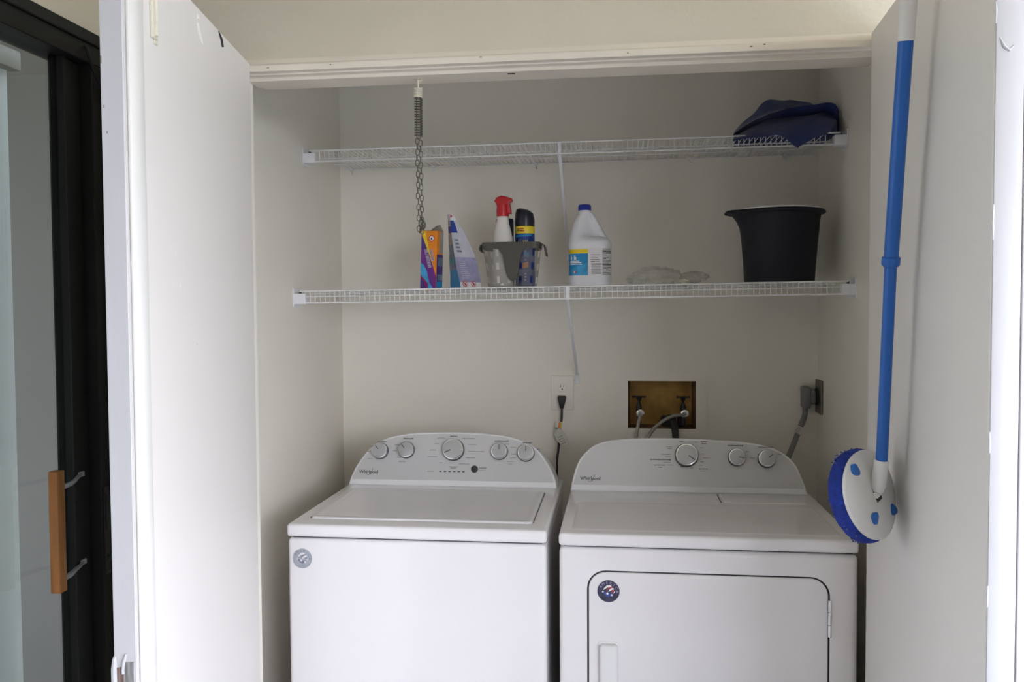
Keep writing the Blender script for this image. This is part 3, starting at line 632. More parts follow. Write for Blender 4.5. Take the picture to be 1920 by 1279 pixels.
for i in range(6):
    c = l0.copy(); C.objects.link(c); c.parent = ch; c.location = (0.006+rnd.uniform(-.003, .005), rnd.uniform(-.004, .004), -0.352-0.005*i); c.rotation_euler = (rnd.uniform(-.6, .6), rnd.uniform(-1, 1), rnd.uniform(0, 3))

# ------------------------------------------------------------------ products on the lower shelf
# fabric-softener sheet box
BW, BH, BD = 0.058, 0.192, 0.046
bx = thing('detergent_box', 'narrow purple and orange box at the left end of the lower shelf', 'box', (-0.650, 2.775, zs(-0.62)))
bx.rotation_euler = (0, R(2.2), R(-14))
m = MB(); m.box(0, BW, 0, BD, 0.0005, BH, 'orange', 0.0008, 1); body = m.build('carton', bx)
def q(u, v): return (0.0008+u*(BW-0.0016), BH*(1-v))
m = MB(); y0 = -0.0003
def flat(poly, yy, k): m.prism([q(u, v) for u, v in poly], yy-0.0002, yy, k)
flat([(0, 0.005), (0.22, 0.005), (0.40, 0.20), (0.62, 0.45), (0.97, 0.78), (0.8, 0.72), (0.2, 0.2)], 0, 'yellow')
flat([(0, 0.07), (0.12, 0.13), (0.52, 0.40), (0.78, 0.60), (1.0, 0.78), (1, 1), (0, 1)], -0.0003, 'purple')
flat([(0, 0.07), (0.12, 0.13), (0.45, 0.38), (0.30, 0.34), (0, 0.30)], -0.0005, 'violet')
flat([(0, 0.55), (0.20, 0.58), (0.42, 0.70), (0.58, 0.88), (0.88, 1.0), (0.5, 1.0), (0.30, 0.88), (0, 0.74)], -0.0006, 'cyan')
flat([(0, 0.76), (0.25, 0.82), (0.48, 0.90), (0.52, 1), (0, 1)], -0.0008, 'magenta')
flat([(0, 0.82), (0.22, 0.86), (0.40, 1), (0, 1)], -0.0010, 'violet')
m.build('front_print', bx, smooth=False)
m = MB(); m.prism(disc_poly(BW*0.66, BH*0.868, 0.0105), -0.0012, -0.0006, 'redprint'); m.prism(disc_poly(BW*0.66, BH*0.868, 0.0078), -0.0015, -0.0011, 'white'); m.prism([(BW*0.60, BH*0.86), (BW*0.66, BH*0.845), (BW*0.74, BH*0.862), (BW*0.68, BH*0.872), (BW*0.70, BH*0.89), (BW*0.63, BH*0.885)], -0.0017, -0.0014, 'blue'); m.build('round_emblem', bx, smooth=False)
m = MB(); A = Matrix.Rotation(R(74), 4, 'Y') @ Matrix.Rotation(PI/2, 4, 'X')
for dy_, kk, bo in ((-0.0016, 'white', 0.0011), (-0.0022, 'violet', 0.0002)):
    m.text('BLASTERS', 0.0135, kk, (BW*0.44, dy_, BH*0.53), A, ext=0.0002, shear=0.1, bold=bo, sx=1.05)
    m.text('ODOR', 0.0130, kk, (BW*0.70, dy_-0.0003, BH*0.585), A, ext=0.0002, bold=bo)
m.build('box_lettering', bx, smooth=False)
m = MB(); m.box(BW, BW+0.0004, 0.001, BD-0.001, 0.001, BH*0.60, 'violet'); m.box(BW, BW+0.0005, 0.018, BD-0.001, BH*0.62, BH-0.002, 'cardboard'); m.box(BW, BW+0.0007, 0.004, BD-0.001, 0.001, BH*0.14, 'midblue'); m.box(BW, BW+0.0007, 0.008, BD-0.001, BH*0.16, BH*0.26, 'greyblue'); m.box(BW, BW+0.0007, 0.010, BD-0.003, BH*0.40, BH*0.55, 'greyblue'); m.build('side_print', bx, smooth=False)
m = MB(); m.add([(0.002, BD, BH), (BW, BD, BH), (BW-0.006, BD-0.012, BH+0.022), (BW-0.018, BD-0.016, BH+0.018)], [(0, 1, 2, 3)], 'cardboard'); m.box(0.003, BW-0.002, 0.003, BD-0.002, BH, BH+0.0006, 'dark'); m.build('open_flap', bx, smooth=False)

# pouch
po = thing('detergent_pouch', 'crumpled blue and white stand-up pouch beside the orange box', 'pouch', (-0.508, 2.80, zs(-0.51)))
m = MB(); rows = 13; H = 0.245
def ring(t):
    z = H*t; s = 1-t
    L0 = Vector((-0.050-0.003*t, 0.03*s, z)); Fr = Vector((0.000*s-0.0440*t-0.014*math.sin(PI*t)*0.4, -0.045*s**0.9-0.004, z))
    Rt = Vector((0.090*(1-t**1.9)-0.036, 0.02*s, z)); Bk = Vector((0.0*s-0.044*t, 0.05*s**0.8+0.002, z))
    P = []
    for a, b in ((L0, Fr), (Fr, Rt), (Rt, Bk), (Bk, L0)):
        for i in range(4):
            p = a.lerp(b, i/4); w = 0.0022*noise.noise(p*60)
            P.append(p+Vector((w, -w, 0)))
    return P
rings = [ring(i/(rows-1)) for i in range(rows)]
n = 16
vs = [p for r in rings for p in r]
left_cols = ['midblue', 'midblue', 'midblue', 'greyblue', 'teal', 'greyblue', 'greyblue', 'cardboard', 'cardboard', 'violet', 'cardboard', 'palebag']
right_cols = ['white', 'lav', 'lav', 'lav', 'lav', 'palebag', 'palebag', 'palebag', 'palebag', 'blue', 'blue', 'white']
for i in range(rows-1):
    for j in range(n):
        f = (i*n+j, i*n+(j+1) % n, (i+1)*n+(j+1) % n, (i+1)*n+j)
        if j < 4: k = left_cols[i]
        elif j < 8: k = right_cols[i] if not (i in (9, 10) and j > 5) else 'palebag'
        else: k = 'palebag'
        m.add([vs[a] for a in f], [(0, 1, 2, 3)], k)
m.build('film', po, merge=1e-5)
m = MB()                                   # printed marks on the right face
def onface(s, t):
    a = ring(t); return a[4].lerp(a[8] if s > 0.99 else a[7], min(1, s))+Vector((0, -0.0015, 0))
fdir = (Vector((0.052, 0.02, 0))-Vector((0, -0.045, 0))).normalized()
fm = Matrix(((fdir.x, 0, fdir.y, 0), (fdir.y, 0, -fdir.x, 0), (0, 1, 0, 0), (0, 0, 0, 1)))
def facemark(s, t, pts, k, lift=0.0012):
    c = onface(s, t); vs = [c+fdir*a+Vector((-0.12*b_, 0.14*b_, b_))+Vector((fdir.y, -fdir.x, 0))*lift for a, b_ in pts]
    m.add(vs, [tuple(range(len(vs)))], k)
for s in (0.30, 0.86):
    P = [(0.0098*math.cos(2*PI*i/20), 0.0098*math.sin(2*PI*i/20)) for i in range(20)]; Pi = [(a*0.74, b_*0.74) for a, b_ in P]
    facemark(s, 0.062, P, 'redprint', 0.0012); facemark(s, 0.062, Pi, 'white', 0.0016)
    facemark(s, 0.062, [(-0.008, 0.006), (-0.006, 0.008), (0.008, -0.006), (0.006, -0.008)], 'redprint', 0.0020)
    facemark(s, 0.062, [(-0.002, -0.005), (0.003, -0.005), (0.003, 0.003), (-0.001, 0.005)], 'ink', 0.0018)
for t in [0.14+0.028*i for i in range(10)]:
    facemark(0.5, t, [(-0.022, -0.001), (rnd.uniform(0.008, 0.022), -0.001), (rnd.uniform(0.008, 0.022), 0.001), (-0.022, 0.001)], 'palebag', 0.0008)
for t in (0.50, 0.55, 0.60, 0.65): facemark(0.40, t, [(-0.012, -0.003), (0.010, -0.003), (0.006, 0.003), (-0.012, 0.003)], 'greyblue', 0.001)
facemark(0.4, 0.98, [(-0.006, -0.005), (0.0, -0.006), (0.004, 0.0), (-0.002, 0.004)], 'redprint', 0.001)
m.build('pouch_print', po, smooth=False)

# caddy basket
K['caddyrim'] = K['caddysolid']
cb = thing('plastic_caddy', 'smoky grey translucent caddy holding the spray bottle and cans', 'basket', (-0.349, 2.84, zs(-0.35)))
def crect(t, ins=0.0):
    xa = -0.078+(-0.094+0.078)*t+ins; xb = 0.076+(0.092-0.076)*t-ins; ya = -0.052-0.010*t+ins; yb = 0.052+0.010*t-ins
    return [(x, y, 0.148*t) for x, y in rrect(xa, xb, ya, yb, 0.018, 4)]
m = MB(); m.loft([crect(0.0), crect(0.03)], 'caddysolid'); m.build('caddy_base', cb)
m = MB(); NR = 13; rg = [crect(0.03+0.89*i/(NR-1)) for i in range(NR)]; n = len(rg[0])
# subdivide the long sides so slots can be left out
def resamp(r, k=56):
    L = [0]
    for i in range(len(r)): L.append(L[-1]+(Vector(r[(i+1) % len(r)])-Vector(r[i])).length)
    o = []
    for j in range(k):
        s = L[-1]*j/k; i = max(a for a in range(len(r)) if L[a] <= s); f = (s-L[i])/max(1e-9, L[i+1]-L[i])
        o.append(Vector(r[i]).lerp(Vector(r[(i+1) % len(r)]), f))
    return o
rg = [resamp(r) for r in rg]; n = 56
for i in range(NR-1):
    for j in range(n):
        a, b_ = rg[i][j], rg[i][(j+1) % n]
        if (i % 4) in (1, 2) and j % 4 in (1,): continue
        m.add([a, b_, rg[i+1][(j+1) % n], rg[i+1][j]], [(0, 1, 2, 3)], 'caddy')
m.build('caddy_wall', cb, merge=1e-6)
m = MB(); 
def band(t0, t1, off, th=0.003):
    A0 = crect(t0, -off); B0 = crect(t1, -off); A1 = crect(t1, -off+th); B1 = crect(t0, -off+th)
    m.loft([A0, B0, A1, B1, A0], 'caddysolid', cap=False)
band(0.86, 1.0, 0.003)
m.build('caddy_rim', cb)
m = MB()                                  # front tongue handle
def tongue(yoff):
    P = [(-0.066, 0.146), (-0.066, 0.132), (-0.040, 0.125), (-0.026, 0.108), (-0.020, 0.075), (-0.012, 0.040), (-0.004, 0.026), (0.006, 0.022), (0.017, 0.026), (0.024, 0.045), (0.030, 0.085), (0.037, 0.112), (0.048, 0.127), (0.072, 0.133), (0.072, 0.146)]
    return [(x, yoff-0.010*(z/0.148), z) for x, z in P]
a = tongue(-0.060); b_ = tongue(-0.055); n = len(a)
m.add(a+b_, [tuple(range(n)), tuple(range(n, 2*n))[::-1]]+[(i, (i+1) % n, (i+1) % n+n, i+n) for i in range(n)], 'caddysolid'); m.build('caddy_tongue', cb)
for s_ in (-1, 1):
    m = MB(); x = 0.093*s_
    P = [(x, -0.025, 0.146), (x+s_*0.010, -0.025, 0.142), (x+s_*0.015, -0.025, 0.128), (x+s_*(0.020 if s_ > 0 else 0.008), -0.025, 0.104 if s_ > 0 else 0.118)]
    P = catmull(P, 4); rings = []
    for i, p in enumerate(P):
        rings.append([(p.x-0.002, -0.028, p.z), (p.x+0.002, -0.028, p.z), (p.x+0.002, 0.028, p.z), (p.x-0.002, 0.028, p.z)])
    m.loft(rings, 'caddysolid'); m.build('caddy_grip', cb)
CBZ = 0.005
# spray bottle
sp_ = thing('spray_bottle', 'white spray bottle with red trigger head in the caddy', 'bottle', (-0.378, 2.808, zs(-0.37)+CBZ))
m = MB(); m.lathe([(0.030, 0.0), (0.034, 0.004), (0.034, 0.10), (0.033, 0.135), (0.032, 0.158), (0.0285, 0.178), (0.022, 0.204), (0.0185, 0.223), (0.0175, 0.239)], 'bottlew', 28, sy=0.62); m.build('bottle_body', sp_)
m = MB(); k_ = 0.001365
def rp(x, y): return ((x-368)*k_/7.11*1.22, 0.239+(335-y)*k_/7.11*1.05)
poly = [rp(*p) for p in ((288, 335), (293, 240), (280, 170), (252, 135), (285, 78), (345, 48), (400, 56), (455, 78), (500, 98), (508, 125), (497, 155), (470, 160), (482, 230), (494, 340))]
m.prism(poly, -0.011, 0.011, 'red', 0.004, 3); m.lathe([(0.020, 0.229), (0.021, 0.243), (0.019, 0.269)], 'red', 24); m.build('trigger_head', sp_)
m = MB(); m.tube(catmull([(-0.006, 0.014, 0.277), (-0.006, 0.022, 0.261), (-0.006, 0.018, 0.241)], 4), 0.003, 'red', 8); m.build('trigger', sp_)
# aerosol can
ca = thing('aerosol_can', 'blue aerosol can with dark cap and yellow band in the caddy', 'can', (-0.309, 2.845, zs(-0.31)+CBZ))
m = MB(); m.lathe([(0.030, 0), (0.0325, 0.003), (0.0325, 0.189), (0.030, 0.197)], 'blue', 32); m.build('can_body', ca)
m = MB(); m.lathe([(0.0328, 0.173), (0.0328, 0.197)], 'yellow', 32); m.build('yellow_band', ca)
m = MB(); rings = []
for i, (r_, z_) in enumerate([(0.0325, 0.197), (0.0325, 0.216), (0.0318, 0.233), (0.028, 0.248), (0.018, 0.254), (0.002, 0.256)]):
    rings.append([(r_*math.cos(2*PI*j/32), r_*math.sin(2*PI*j/32), z_-(0.26*r_*math.cos(2*PI*j/32) if i >= 2 else 0)) for j in range(32)])
m.loft(rings, 'capdark'); m.build('spray_cap', ca)
def cyl_patch(m, R_, a0, a1, z0, z1, k, sy=1.0, n=8, cx=0, cy=0, sl=0.0):
    vs = []
    for i in range(n+1):
        a = R(a0+(a1-a0)*i/n); vs += [(cx+R_*math.cos(a), cy+R_*sy*math.sin(a), z0+sl*i/n), (cx+R_*math.cos(a), cy+R_*sy*math.sin(a), z1+sl*i/n)]
    m.add(vs, [(2*i, 2*i+2, 2*i+3, 2*i+1) for i in range(n)], k)
m = MB()
for i, (a0, z0, w, k) in enumerate(((228, 0.186, 16, 'ink'), (246, 0.187, 24, 'redprint'), (228, 0.180, 14, 'ink'), (246, 0.180, 26, 'redprint'))): cyl_patch(m, 0.0331, a0, a0+w, z0, z0+0.0035, k)
for a0, z0, sl, w in ((225, 0.125, 0.024, 16), (242, 0.123, 0.026, 10), (254, 0.128, 0.018, 14), (270, 0.132, 0.014, 10), (282, 0.132, 0.014, 9)): cyl_patch(m, 0.0330, a0, a0+w, z0, z0+0.008, 'yellow', sl=sl)
cyl_patch(m, 0.0329, 270, 300, 0.095, 0.112, 'midblue'); cyl_patch(m, 0.0329, 262, 295, 0.058, 0.076, 'orange', sl=0.004)
for zz in (0.020, 0.030, 0.040, 0.085, 0.100, 0.115): cyl_patch(m, 0.0330, 232, 232+rnd.uniform(16, 30), zz, zz+0.004, 'capdark'); cyl_patch(m, 0.0330, 272, 272+rnd.uniform(8, 20), zz-0.002, zz+0.003, 'lav')
cyl_patch(m, 0.0329, 215, 320, 0.161, 0.167, 'midblue', sl=0.004)
m.build('can_print', ca)
# black can behind
bc = thing('aerosol_can', 'black-topped can half hidden behind the white spray bottle', 'can', (-0.378, 2.861, zs(-0.38)+CBZ-0.001))
m = MB(); m.lathe([(0.028, 0), (0.030, 0.003), (0.030, 0.17)], 'greyblue', 28); m.build('can_body', bc)
m = MB(); m.lathe([(0.030, 0.17), (0.030, 0.222), (0.028, 0.227), (0.002, 0.228)], 'capdark', 28); m.build('spray_cap', bc)

# bleach jug
bj = thing('bleach_jug', 'white bleach jug with blue cap and blue and yellow label', 'jug', (-0.0935, 2.85, zs(-0.09)))
m = MB()
def er(cx, rx, ry, z, p=2.6, n=32, dent=1.0):
    o = []
    for j in range(n):
        a = 2*PI*j/n; c, s_ = math.cos(a), math.sin(a)
        o.append((cx+rx*math.copysign(abs(c)**(2/p), c), ry*math.copysign(abs(s_)**(2/p), s_)*(1-(1-dent)*min(1, max(0, c+0.35)*1.3)), z))
    return o
m.loft([er(0, 0.064, 0.044, 0), er(0, 0.0695, 0.049, 0.006), er(0, 0.0705, 0.050, 0.02), er(0, 0.0705, 0.050, 0.030), er(0, 0.0695, 0.049, 0.034), er(0, 0.0695, 0.049, 0.125), er(0, 0.071, 0.050, 0.131), er(-0.001, 0.071, 0.050, 0.142), er(-0.002, 0.068, 0.047, 0.150), er(-0.004, 0.065, 0.044, 0.157, dent=0.8), er(-0.012, 0.056, 0.040, 0.166, dent=0.25), er(-0.017, 0.047, 0.036, 0.180, dent=0.16), er(-0.018, 0.040, 0.032, 0.198, dent=0.16), er(-0.019, 0.032, 0.028, 0.216, dent=0.4), er(-0.0185, 0.025, 0.0245, 0.230, 2.2, dent=0.8), er(-0.0175, 0.0205, 0.0205, 0.240, 2), er(-0.0175, 0.0190, 0.0190, 0.250, 2)], 'bottle')
m.build('jug_body', bj)
m = MB(); P = catmull([(-0.012, 0, 0.243), (0.002, 0, 0.236), (0.015, 0, 0.216), (0.028, 0, 0.190), (0.041, 0, 0.166), (0.052, 0, 0.148), (0.054, 0, 0.135)], 5)
m.tube(P, [0.009+0.006*(i/len(P))**2 for i in range(len(P))], 'bottle', 14); m.build('jug_handle', bj)
m = MB(); m.lathe([(0.0195, 0.250), (0.0205, 0.251), (0.0205, 0.266), (0.0185, 0.269), (0.002, 0.2695)], 'capblue', 28, cx=-0.0175)
for i in range(24):
    a = 2*PI*i/24; m.tube([(-0.0175+0.0205*math.cos(a), 0.0205*math.sin(a), 0.252), (-0.0175+0.0205*math.cos(a), 0.0205*math.sin(a), 0.265)], 0.0007, 'capblue', 4)
m.build('jug_cap', bj)
def ep(m, a0, a1, z0, z1, k, off=0.0008, sl0=0.0, n=14):
    rx, ry, p = 0.0695+off, 0.049+off, 2.6; vs = []
    for i in range(n+1):
        a = R(a0+(a1-a0)*i/n); c, s_ = math.cos(a), math.sin(a)
        x, y = rx*math.copysign(abs(c)**(2/p), c), ry*math.copysign(abs(s_)**(2/p), s_)
        vs += [(x, y, z0+sl0*i/n), (x, y, z1)]
    m.add(vs, [(2*i, 2*i+2, 2*i+3, 2*i+1) for i in range(n)], k)
m = MB(); ep(m, 150, 372, 0.036, 0.124, 'white', 0.0006, n=40); m.build('paper_label', bj)
m = MB(); ep(m, 170, 268, 0.036, 0.107, 'midblue', 0.0010); ep(m, 170, 268, 0.107, 0.1205, 'yellow', 0.0011)
ep(m, 175, 195, 0.109, 0.118, 'orange', 0.0014, n=4); ep(m, 196, 268, 0.036, 0.0375, 'cyan', 0.0014, 0.0); 
vs = []
for i in range(12):
    a = R(190+78*i/11); c, s_ = math.cos(a), math.sin(a); x, y = 0.0709*math.copysign(abs(c)**(2/2.6), c), 0.0504*math.copysign(abs(s_)**(2/2.6), s_)
    vs += [(x, y, 0.0365), (x, y, 0.042+0.034*(i/11)**0.8)]
m.add(vs, [(2*i, 2*i+2, 2*i+3, 2*i+1) for i in range(11)], 'cyan')
for a0, a1, z0, z1 in ((213, 221, 0.086, 0.096), (214, 218, 0.096, 0.101), (229, 238, 0.086, 0.096), (230, 234, 0.096, 0.101), (182, 190, 0.060, 0.072), (184, 189, 0.074, 0.084), (211, 248, 0.0805, 0.0835), (211, 254, 0.0755, 0.0785), (211, 256, 0.0705, 0.0725)): ep(m, a0, a1, z0, z1, 'white', 0.0018, n=5)
ep(m, 228, 238, 0.042, 0.050, 'redprint', 0.0019, n=4); ep(m, 230, 235, 0.043, 0.049, 'white', 0.0022, n=3)
m.build('front_label_print', bj)
m = MB()
for z in [0.040+0.0036*i for i in range(10)]: ep(m, 272, 294, z, z+0.0018, 'ink2', 0.0012, n=4)
for z in (0.0795, 0.086, 0.091, 0.096, 0.101): ep(m, 271, 271+rnd.uniform(12, 24), z, z+0.0018, 'ink2', 0.0012, n=4)
ep(m, 271, 279, 0.0775, 0.0795, 'ink', 0.0013, n=3)
for z in [0.038+0.0045*i for i in range(19)]: ep(m, 300, 300+rnd.uniform(14, 45), z, z+0.0022, 'ink' if rnd.random() < .3 else 'ink2', 0.0012, n=6)
ep(m, 300, 345, 0.110, 0.1135, 'ink', 0.0014, n=6); ep(m, 300, 345, 0.068, 0.0715, 'ink', 0.0014, n=6)
m.build('back_label_print', bj)

# crumpled bag
pb = thing('plastic_bag', 'crumpled clear plastic bag lying flat beside the bucket', 'bag', (0.150, 2.79, zs(0.15)))
def blob(m, k, fx, cx, cz, sx, sy_, sz, seed, amp, sub=4, flat_z=0.0, cy=0):
    bm = bmesh.new(); bmesh.ops.create_icosphere(bm, subdivisions=sub, radius=1)
    for v in bm.verts:
        d = v.co.normalized(); q_ = Vector((d.x*1.3+seed, d.y*1.6, d.z*1.6))
        rr = 1+amp*(1-2*abs(noise.noise(q_*fx)))+amp*0.5*(1-2*abs(noise.noise(q_*fx*2.3+Vector((3, 1, 2)))))
        p = Vector((d.x*sx*rr+cx, d.y*sy_*rr+cy, d.z*sz*rr+cz)); p.z = max(p.z, flat_z+0.0004*noise.noise(q_*9)); v.co = p
    m.bm(bm, k)
m = MB(); blob(m, 'bagfilm', 2.2, -0.03, 0.006, 0.078, 0.05, 0.043, 2.1, 0.22); o = m.build('film', pb)
m = MB(); blob(m, 'bagfilm', 2.5, 0.088, 0.024, 0.036, 0.03, 0.014, 5.1, 0.28); m.build('film_end', pb)
m = MB(); blob(m, 'bagpaper', 1.8, 0.004, 0.004, 0.068, 0.034, 0.016, 4.4, 0.25); blob(m, 'bagpaper', 2, 0.062, 0.016, 0.016, 0.02, 0.014, 8.4, 0.3); m.build('tissue', pb)

# bucket
bk = thing('bucket', 'black bucket with pouring lip and white wire handle on the lower shelf', 'bucket', (0.516, 2.875, zs(0.516)))
m = MB(); N = 48
def bring(r_, z_, spout=0.0):
    o = []
    for j in range(N):
        a = 2*PI*j/N; d = max(0, math.cos(a-PI))**10*spout
        o.append(((r_+d)*math.cos(a), (r_+d)*math.sin(a), z_+d*0.10))
    return o
HB = 0.232
m.loft([bring(0.105, 0.0), bring(0.1095, 0.004), bring(0.112, 0.05), bring(0.1175, 0.12), bring(0.1225, 0.175), bring(0.125, 0.200, 0.010), bring(0.128, 0.218, 0.022), bring(0.136, 0.226, 0.030), bring(0.1415, 0.2225, 0.033), bring(0.1425, 0.2265, 0.033), bring(0.138, 0.232, 0.032), bring(0.127, 0.2275, 0.026), bring(0.121, 0.205, 0.010), bring(0.114, 0.12), bring(0.107, 0.012)], 'bucket', cap=True)
m.build('pail', bk)
m = MB(); P = []
for i in range(25):
    a = R(183+i*(316-183)/24); P.append((0.143*math.cos(a)-0.012*(i < 1), 0.140*math.sin(a), HB+0.0015+0.002*math.sin(PI*i/24)))
m.tube(P, 0.0019, 'wire', 8); m.tube([(-0.176, -0.01, 0.230), (-0.160, -0.012, 0.236), (-0.142, -0.014, 0.242), (-0.140, -0.012, 0.236)], [0.002, 0.004, 0.005, 0.002], 'wire', 8); m.build('wire_handle', bk)

# navy cloth on the upper shelf
CLOTH = [
    [(0.382, 2.930, 2.060), (0.402, 2.930, 2.084), (0.440, 2.930, 2.113), (0.482, 2.930, 2.155), (0.555, 2.930, 2.154), (0.614, 2.930, 2.145), (0.640, 2.930, 2.130), (0.670, 2.930, 2.107)],
    [(0.372, 2.880, 2.044), (0.404, 2.880, 2.067), (0.446, 2.880, 2.089), (0.488, 2.880, 2.108), (0.546, 2.880, 2.113), (0.604, 2.880, 2.115), (0.632, 2.880, 2.114), (0.675, 2.880, 2.100)],
    [(0.364, 2.830, 2.029), (0.400, 2.830, 2.056), (0.445, 2.830, 2.077), (0.482, 2.830, 2.092), (0.540, 2.830, 2.107), (0.602, 2.830, 2.112), (0.666, 2.830, 2.118), (0.688, 2.830, 2.089)],
    [(0.377, 2.870, 2.031), (0.419, 2.870, 2.057), (0.464, 2.870, 2.076), (0.491, 2.870, 2.082), (0.552, 2.870, 2.087), (0.610, 2.870, 2.090), (0.651, 2.870, 2.096), (0.694, 2.870, 2.079)],
    [(0.363, 2.800, 2.014), (0.409, 2.800, 2.033), (0.453, 2.800, 2.042), (0.499, 2.800, 2.044), (0.539, 2.800, 2.051), (0.579, 2.800, 2.061), (0.636, 2.800, 2.061), (0.673, 2.800, 2.048)],
    [(0.357, 2.765, 2.006), (0.396, 2.765, 2.017), (0.444, 2.765, 2.023), (0.484, 2.765, 2.024), (0.525, 2.765, 2.022), (0.572, 2.765, 2.023), (0.620, 2.765, 2.024), (0.652, 2.765, 2.023)],
    [(0.352, 2.752, 1.999), (0.394, 2.752, 2.007), (0.442, 2.752, 2.009), (0.493, 2.752, 2.014), (0.529, 2.752, 1.994), (0.562, 2.752, 1.993), (0.601, 2.752, 2.004), (0.636, 2.752, 2.011)],
    [(0.352, 2.751, 1.994), (0.394, 2.751, 2.002), (0.442, 2.751, 2.004), (0.496, 2.751, 2.007), (0.543, 2.751, 1.969), (0.557, 2.751, 1.975), (0.601, 2.751, 1.999), (0.636, 2.751, 2.006)],
]
deck = zs_up(0.51)+0.0012
back = [(x, 2.985, deck) for x, y, z in CLOTH[0]]
mid = [(x, 2.955, deck+(z-deck)*0.6) for x, y, z in CLOTH[0]]
rws = [back, mid]+CLOTH
def refine(g, k):                                          # smooth across rows, straight-creased along them
    cols = len(g[0]); h = []
    for row in g: h.append([tuple(p) for p in catmull(row, k)])
    n = len(h[0]); o = []
    for i in range(len(h)-1):
        for j in range(k):
            t = j/k; o.append([tuple(Vector(h[i][c]).lerp(Vector(h[i+1][c]), t)) for c in range(n)])
    o.append(h[-1]); return o
G = refine(rws, 5); cl = MB(); vs = []
for i, row in enumerate(G):
    for j, p in enumerate(row):
        p = Vector(p); a_ = 0.5*min(1, i/6)*(1 if i < len(G)-12 else 0.25)
        w = (1-2*abs(noise.noise(Vector((p.x*16, p.y*22, p.z*26)))))*0.008*a_+noise.noise(p*60)*0.0025*a_
        q_ = p+Vector((0, -w, w*0.6))
        if i < len(G)-11: q_.z = max(q_.z, deck)
        vs.append(tuple(q_))
n = len(G[0])
cl.add(vs, [(i*n+j, i*n+j+1, (i+1)*n+j+1, (i+1)*n+j) for i in range(len(G)-1) for j in range(n-1)], 'navy')
lo = [(x, 2.768, deck) for x, y, z in G[len(G)-11]]       # layer lying on the wires
cl.add([(x, 2.985, deck) for x, y, z in G[0]]+lo, [(j, j+1, n+j+1, n+j) for j in range(n-1)], 'navy')
for e_ in (0, n-1):                                        # close the two ends down to the wires
    col = [G[i][e_] for i in range(len(G)-10)]
    cl.add(col+[(p[0], p[1], deck) for p in col], [(i, i+1, len(col)+i+1, len(col)+i) for i in range(len(col)-1)], 'navy')
o = cl.build('navy_cloth', merge=1e-4); o.modifiers.new('s', 'SOLIDIFY').thickness = 0.001
tag(o, 'crumpled navy blue cloth on the upper wire shelf', 'cloth')

# ------------------------------------------------------------------ wall outlet, cord, tag
ot = thing('wall_outlet', 'off-white duplex outlet plate left of the washer supply box', 'outlet', (-0.2065, YB, 1.168))
m = MB(); m.box(-0.0415, 0.0415, -0.006, -0.0003, -0.0635, 0.0635, 'plateW', 0.003, 2); m.build('cover_plate', ot)
for dz in (0.0205, -0.0205):
    m = MB(); m.prism([(0.017*math.cos(a_), dz+0.0145*math.sin(a_)) for a_ in [2*PI*i/24 for i in range(24)]], -0.0085, -0.005, 'outlet', 0.001, 1); rc = m.build('receptacle', ot)
    m = MB(); m.box(-0.0072, -0.0050, -0.0090, -0.0080, dz, dz+0.009, 'dark'); m.box(0.0050, 0.0068, -0.0090, -0.0080, dz+0.001, dz+0.008, 'dark'); m.prism(disc_poly(0, dz-0.0065, 0.0028, 12), -0.0090, -0.0080, 'dark'); m.build('slots', rc)
cd = thing('power_cord', 'black washer power cord plugged into the duplex outlet', 'cord', (-0.2065, YB-0.0095, 1.1475))
m = MB(); rings = []
for z_, w, d0, d1 in ((0.010, 0.013, 0, -0.022), (0.006, 0.015, 0, -0.026), (-0.008, 0.0125, 0, -0.027), (-0.030, 0.0075, -0.008, -0.024), (-0.034, 0.006, -0.011, -0.022)):
    rings.append([(x, y, z_) for x, y in rrect(-w, w, d1, d0, 0.003, 3)])
m.loft(rings, 'black'); m.build('plug', cd)
m = MB(); m.tube(catmull([(0, -0.016, -0.03), (-0.001, -0.018, -0.07), (-0.006, -0.014, -0.11), (-0.010, -0.014, -0.15), (-0.014, -0.014, -0.19), (-0.019, -0.012, -0.24), (-0.019, -0.012, -0.34), (-0.02, -0.012, -0.5)], 5), 0.0042, 'black', 10); m.build('cable', cd)
m = MB(); TT = Matrix.Translation((-0.010, -0.022, -0.128)) @ Matrix.Rotation(R(-28), 4, 'Y') @ Matrix.Rotation(R(-14), 4, 'Z')
m.T = TT; m.prism([(-0.018, 0.010), (0.012, 0.020), (0.020, -0.008), (0.014, -0.045), (-0.010, -0.045), (-0.020, -0.018)], -0.0008, 0.0, 'tag')
for i in range(4): smudge(m, -0.010, -0.038+i*0.009, 0.020, 0.003, -0.0009, 'ink2')
m.T = Matrix.Translation((-0.012, -0.020, -0.098)) @ Matrix.Rotation(R(8), 4, 'Y'); m.box(-0.012, 0.012, -0.001, 0, -0.016, 0.016, 'tag'); m.box(-0.001, 0.007, -0.0016, -0.001, -0.014, 0.014, 'orange'); m.box(-0.010, -0.003, -0.0016, -0.001, -0.014, -0.008, 'teal'); m.box(0.008, 0.0105, -0.0016, -0.001, -0.010, 0.014, 'yellow')
m.build('warning_tag', cd)

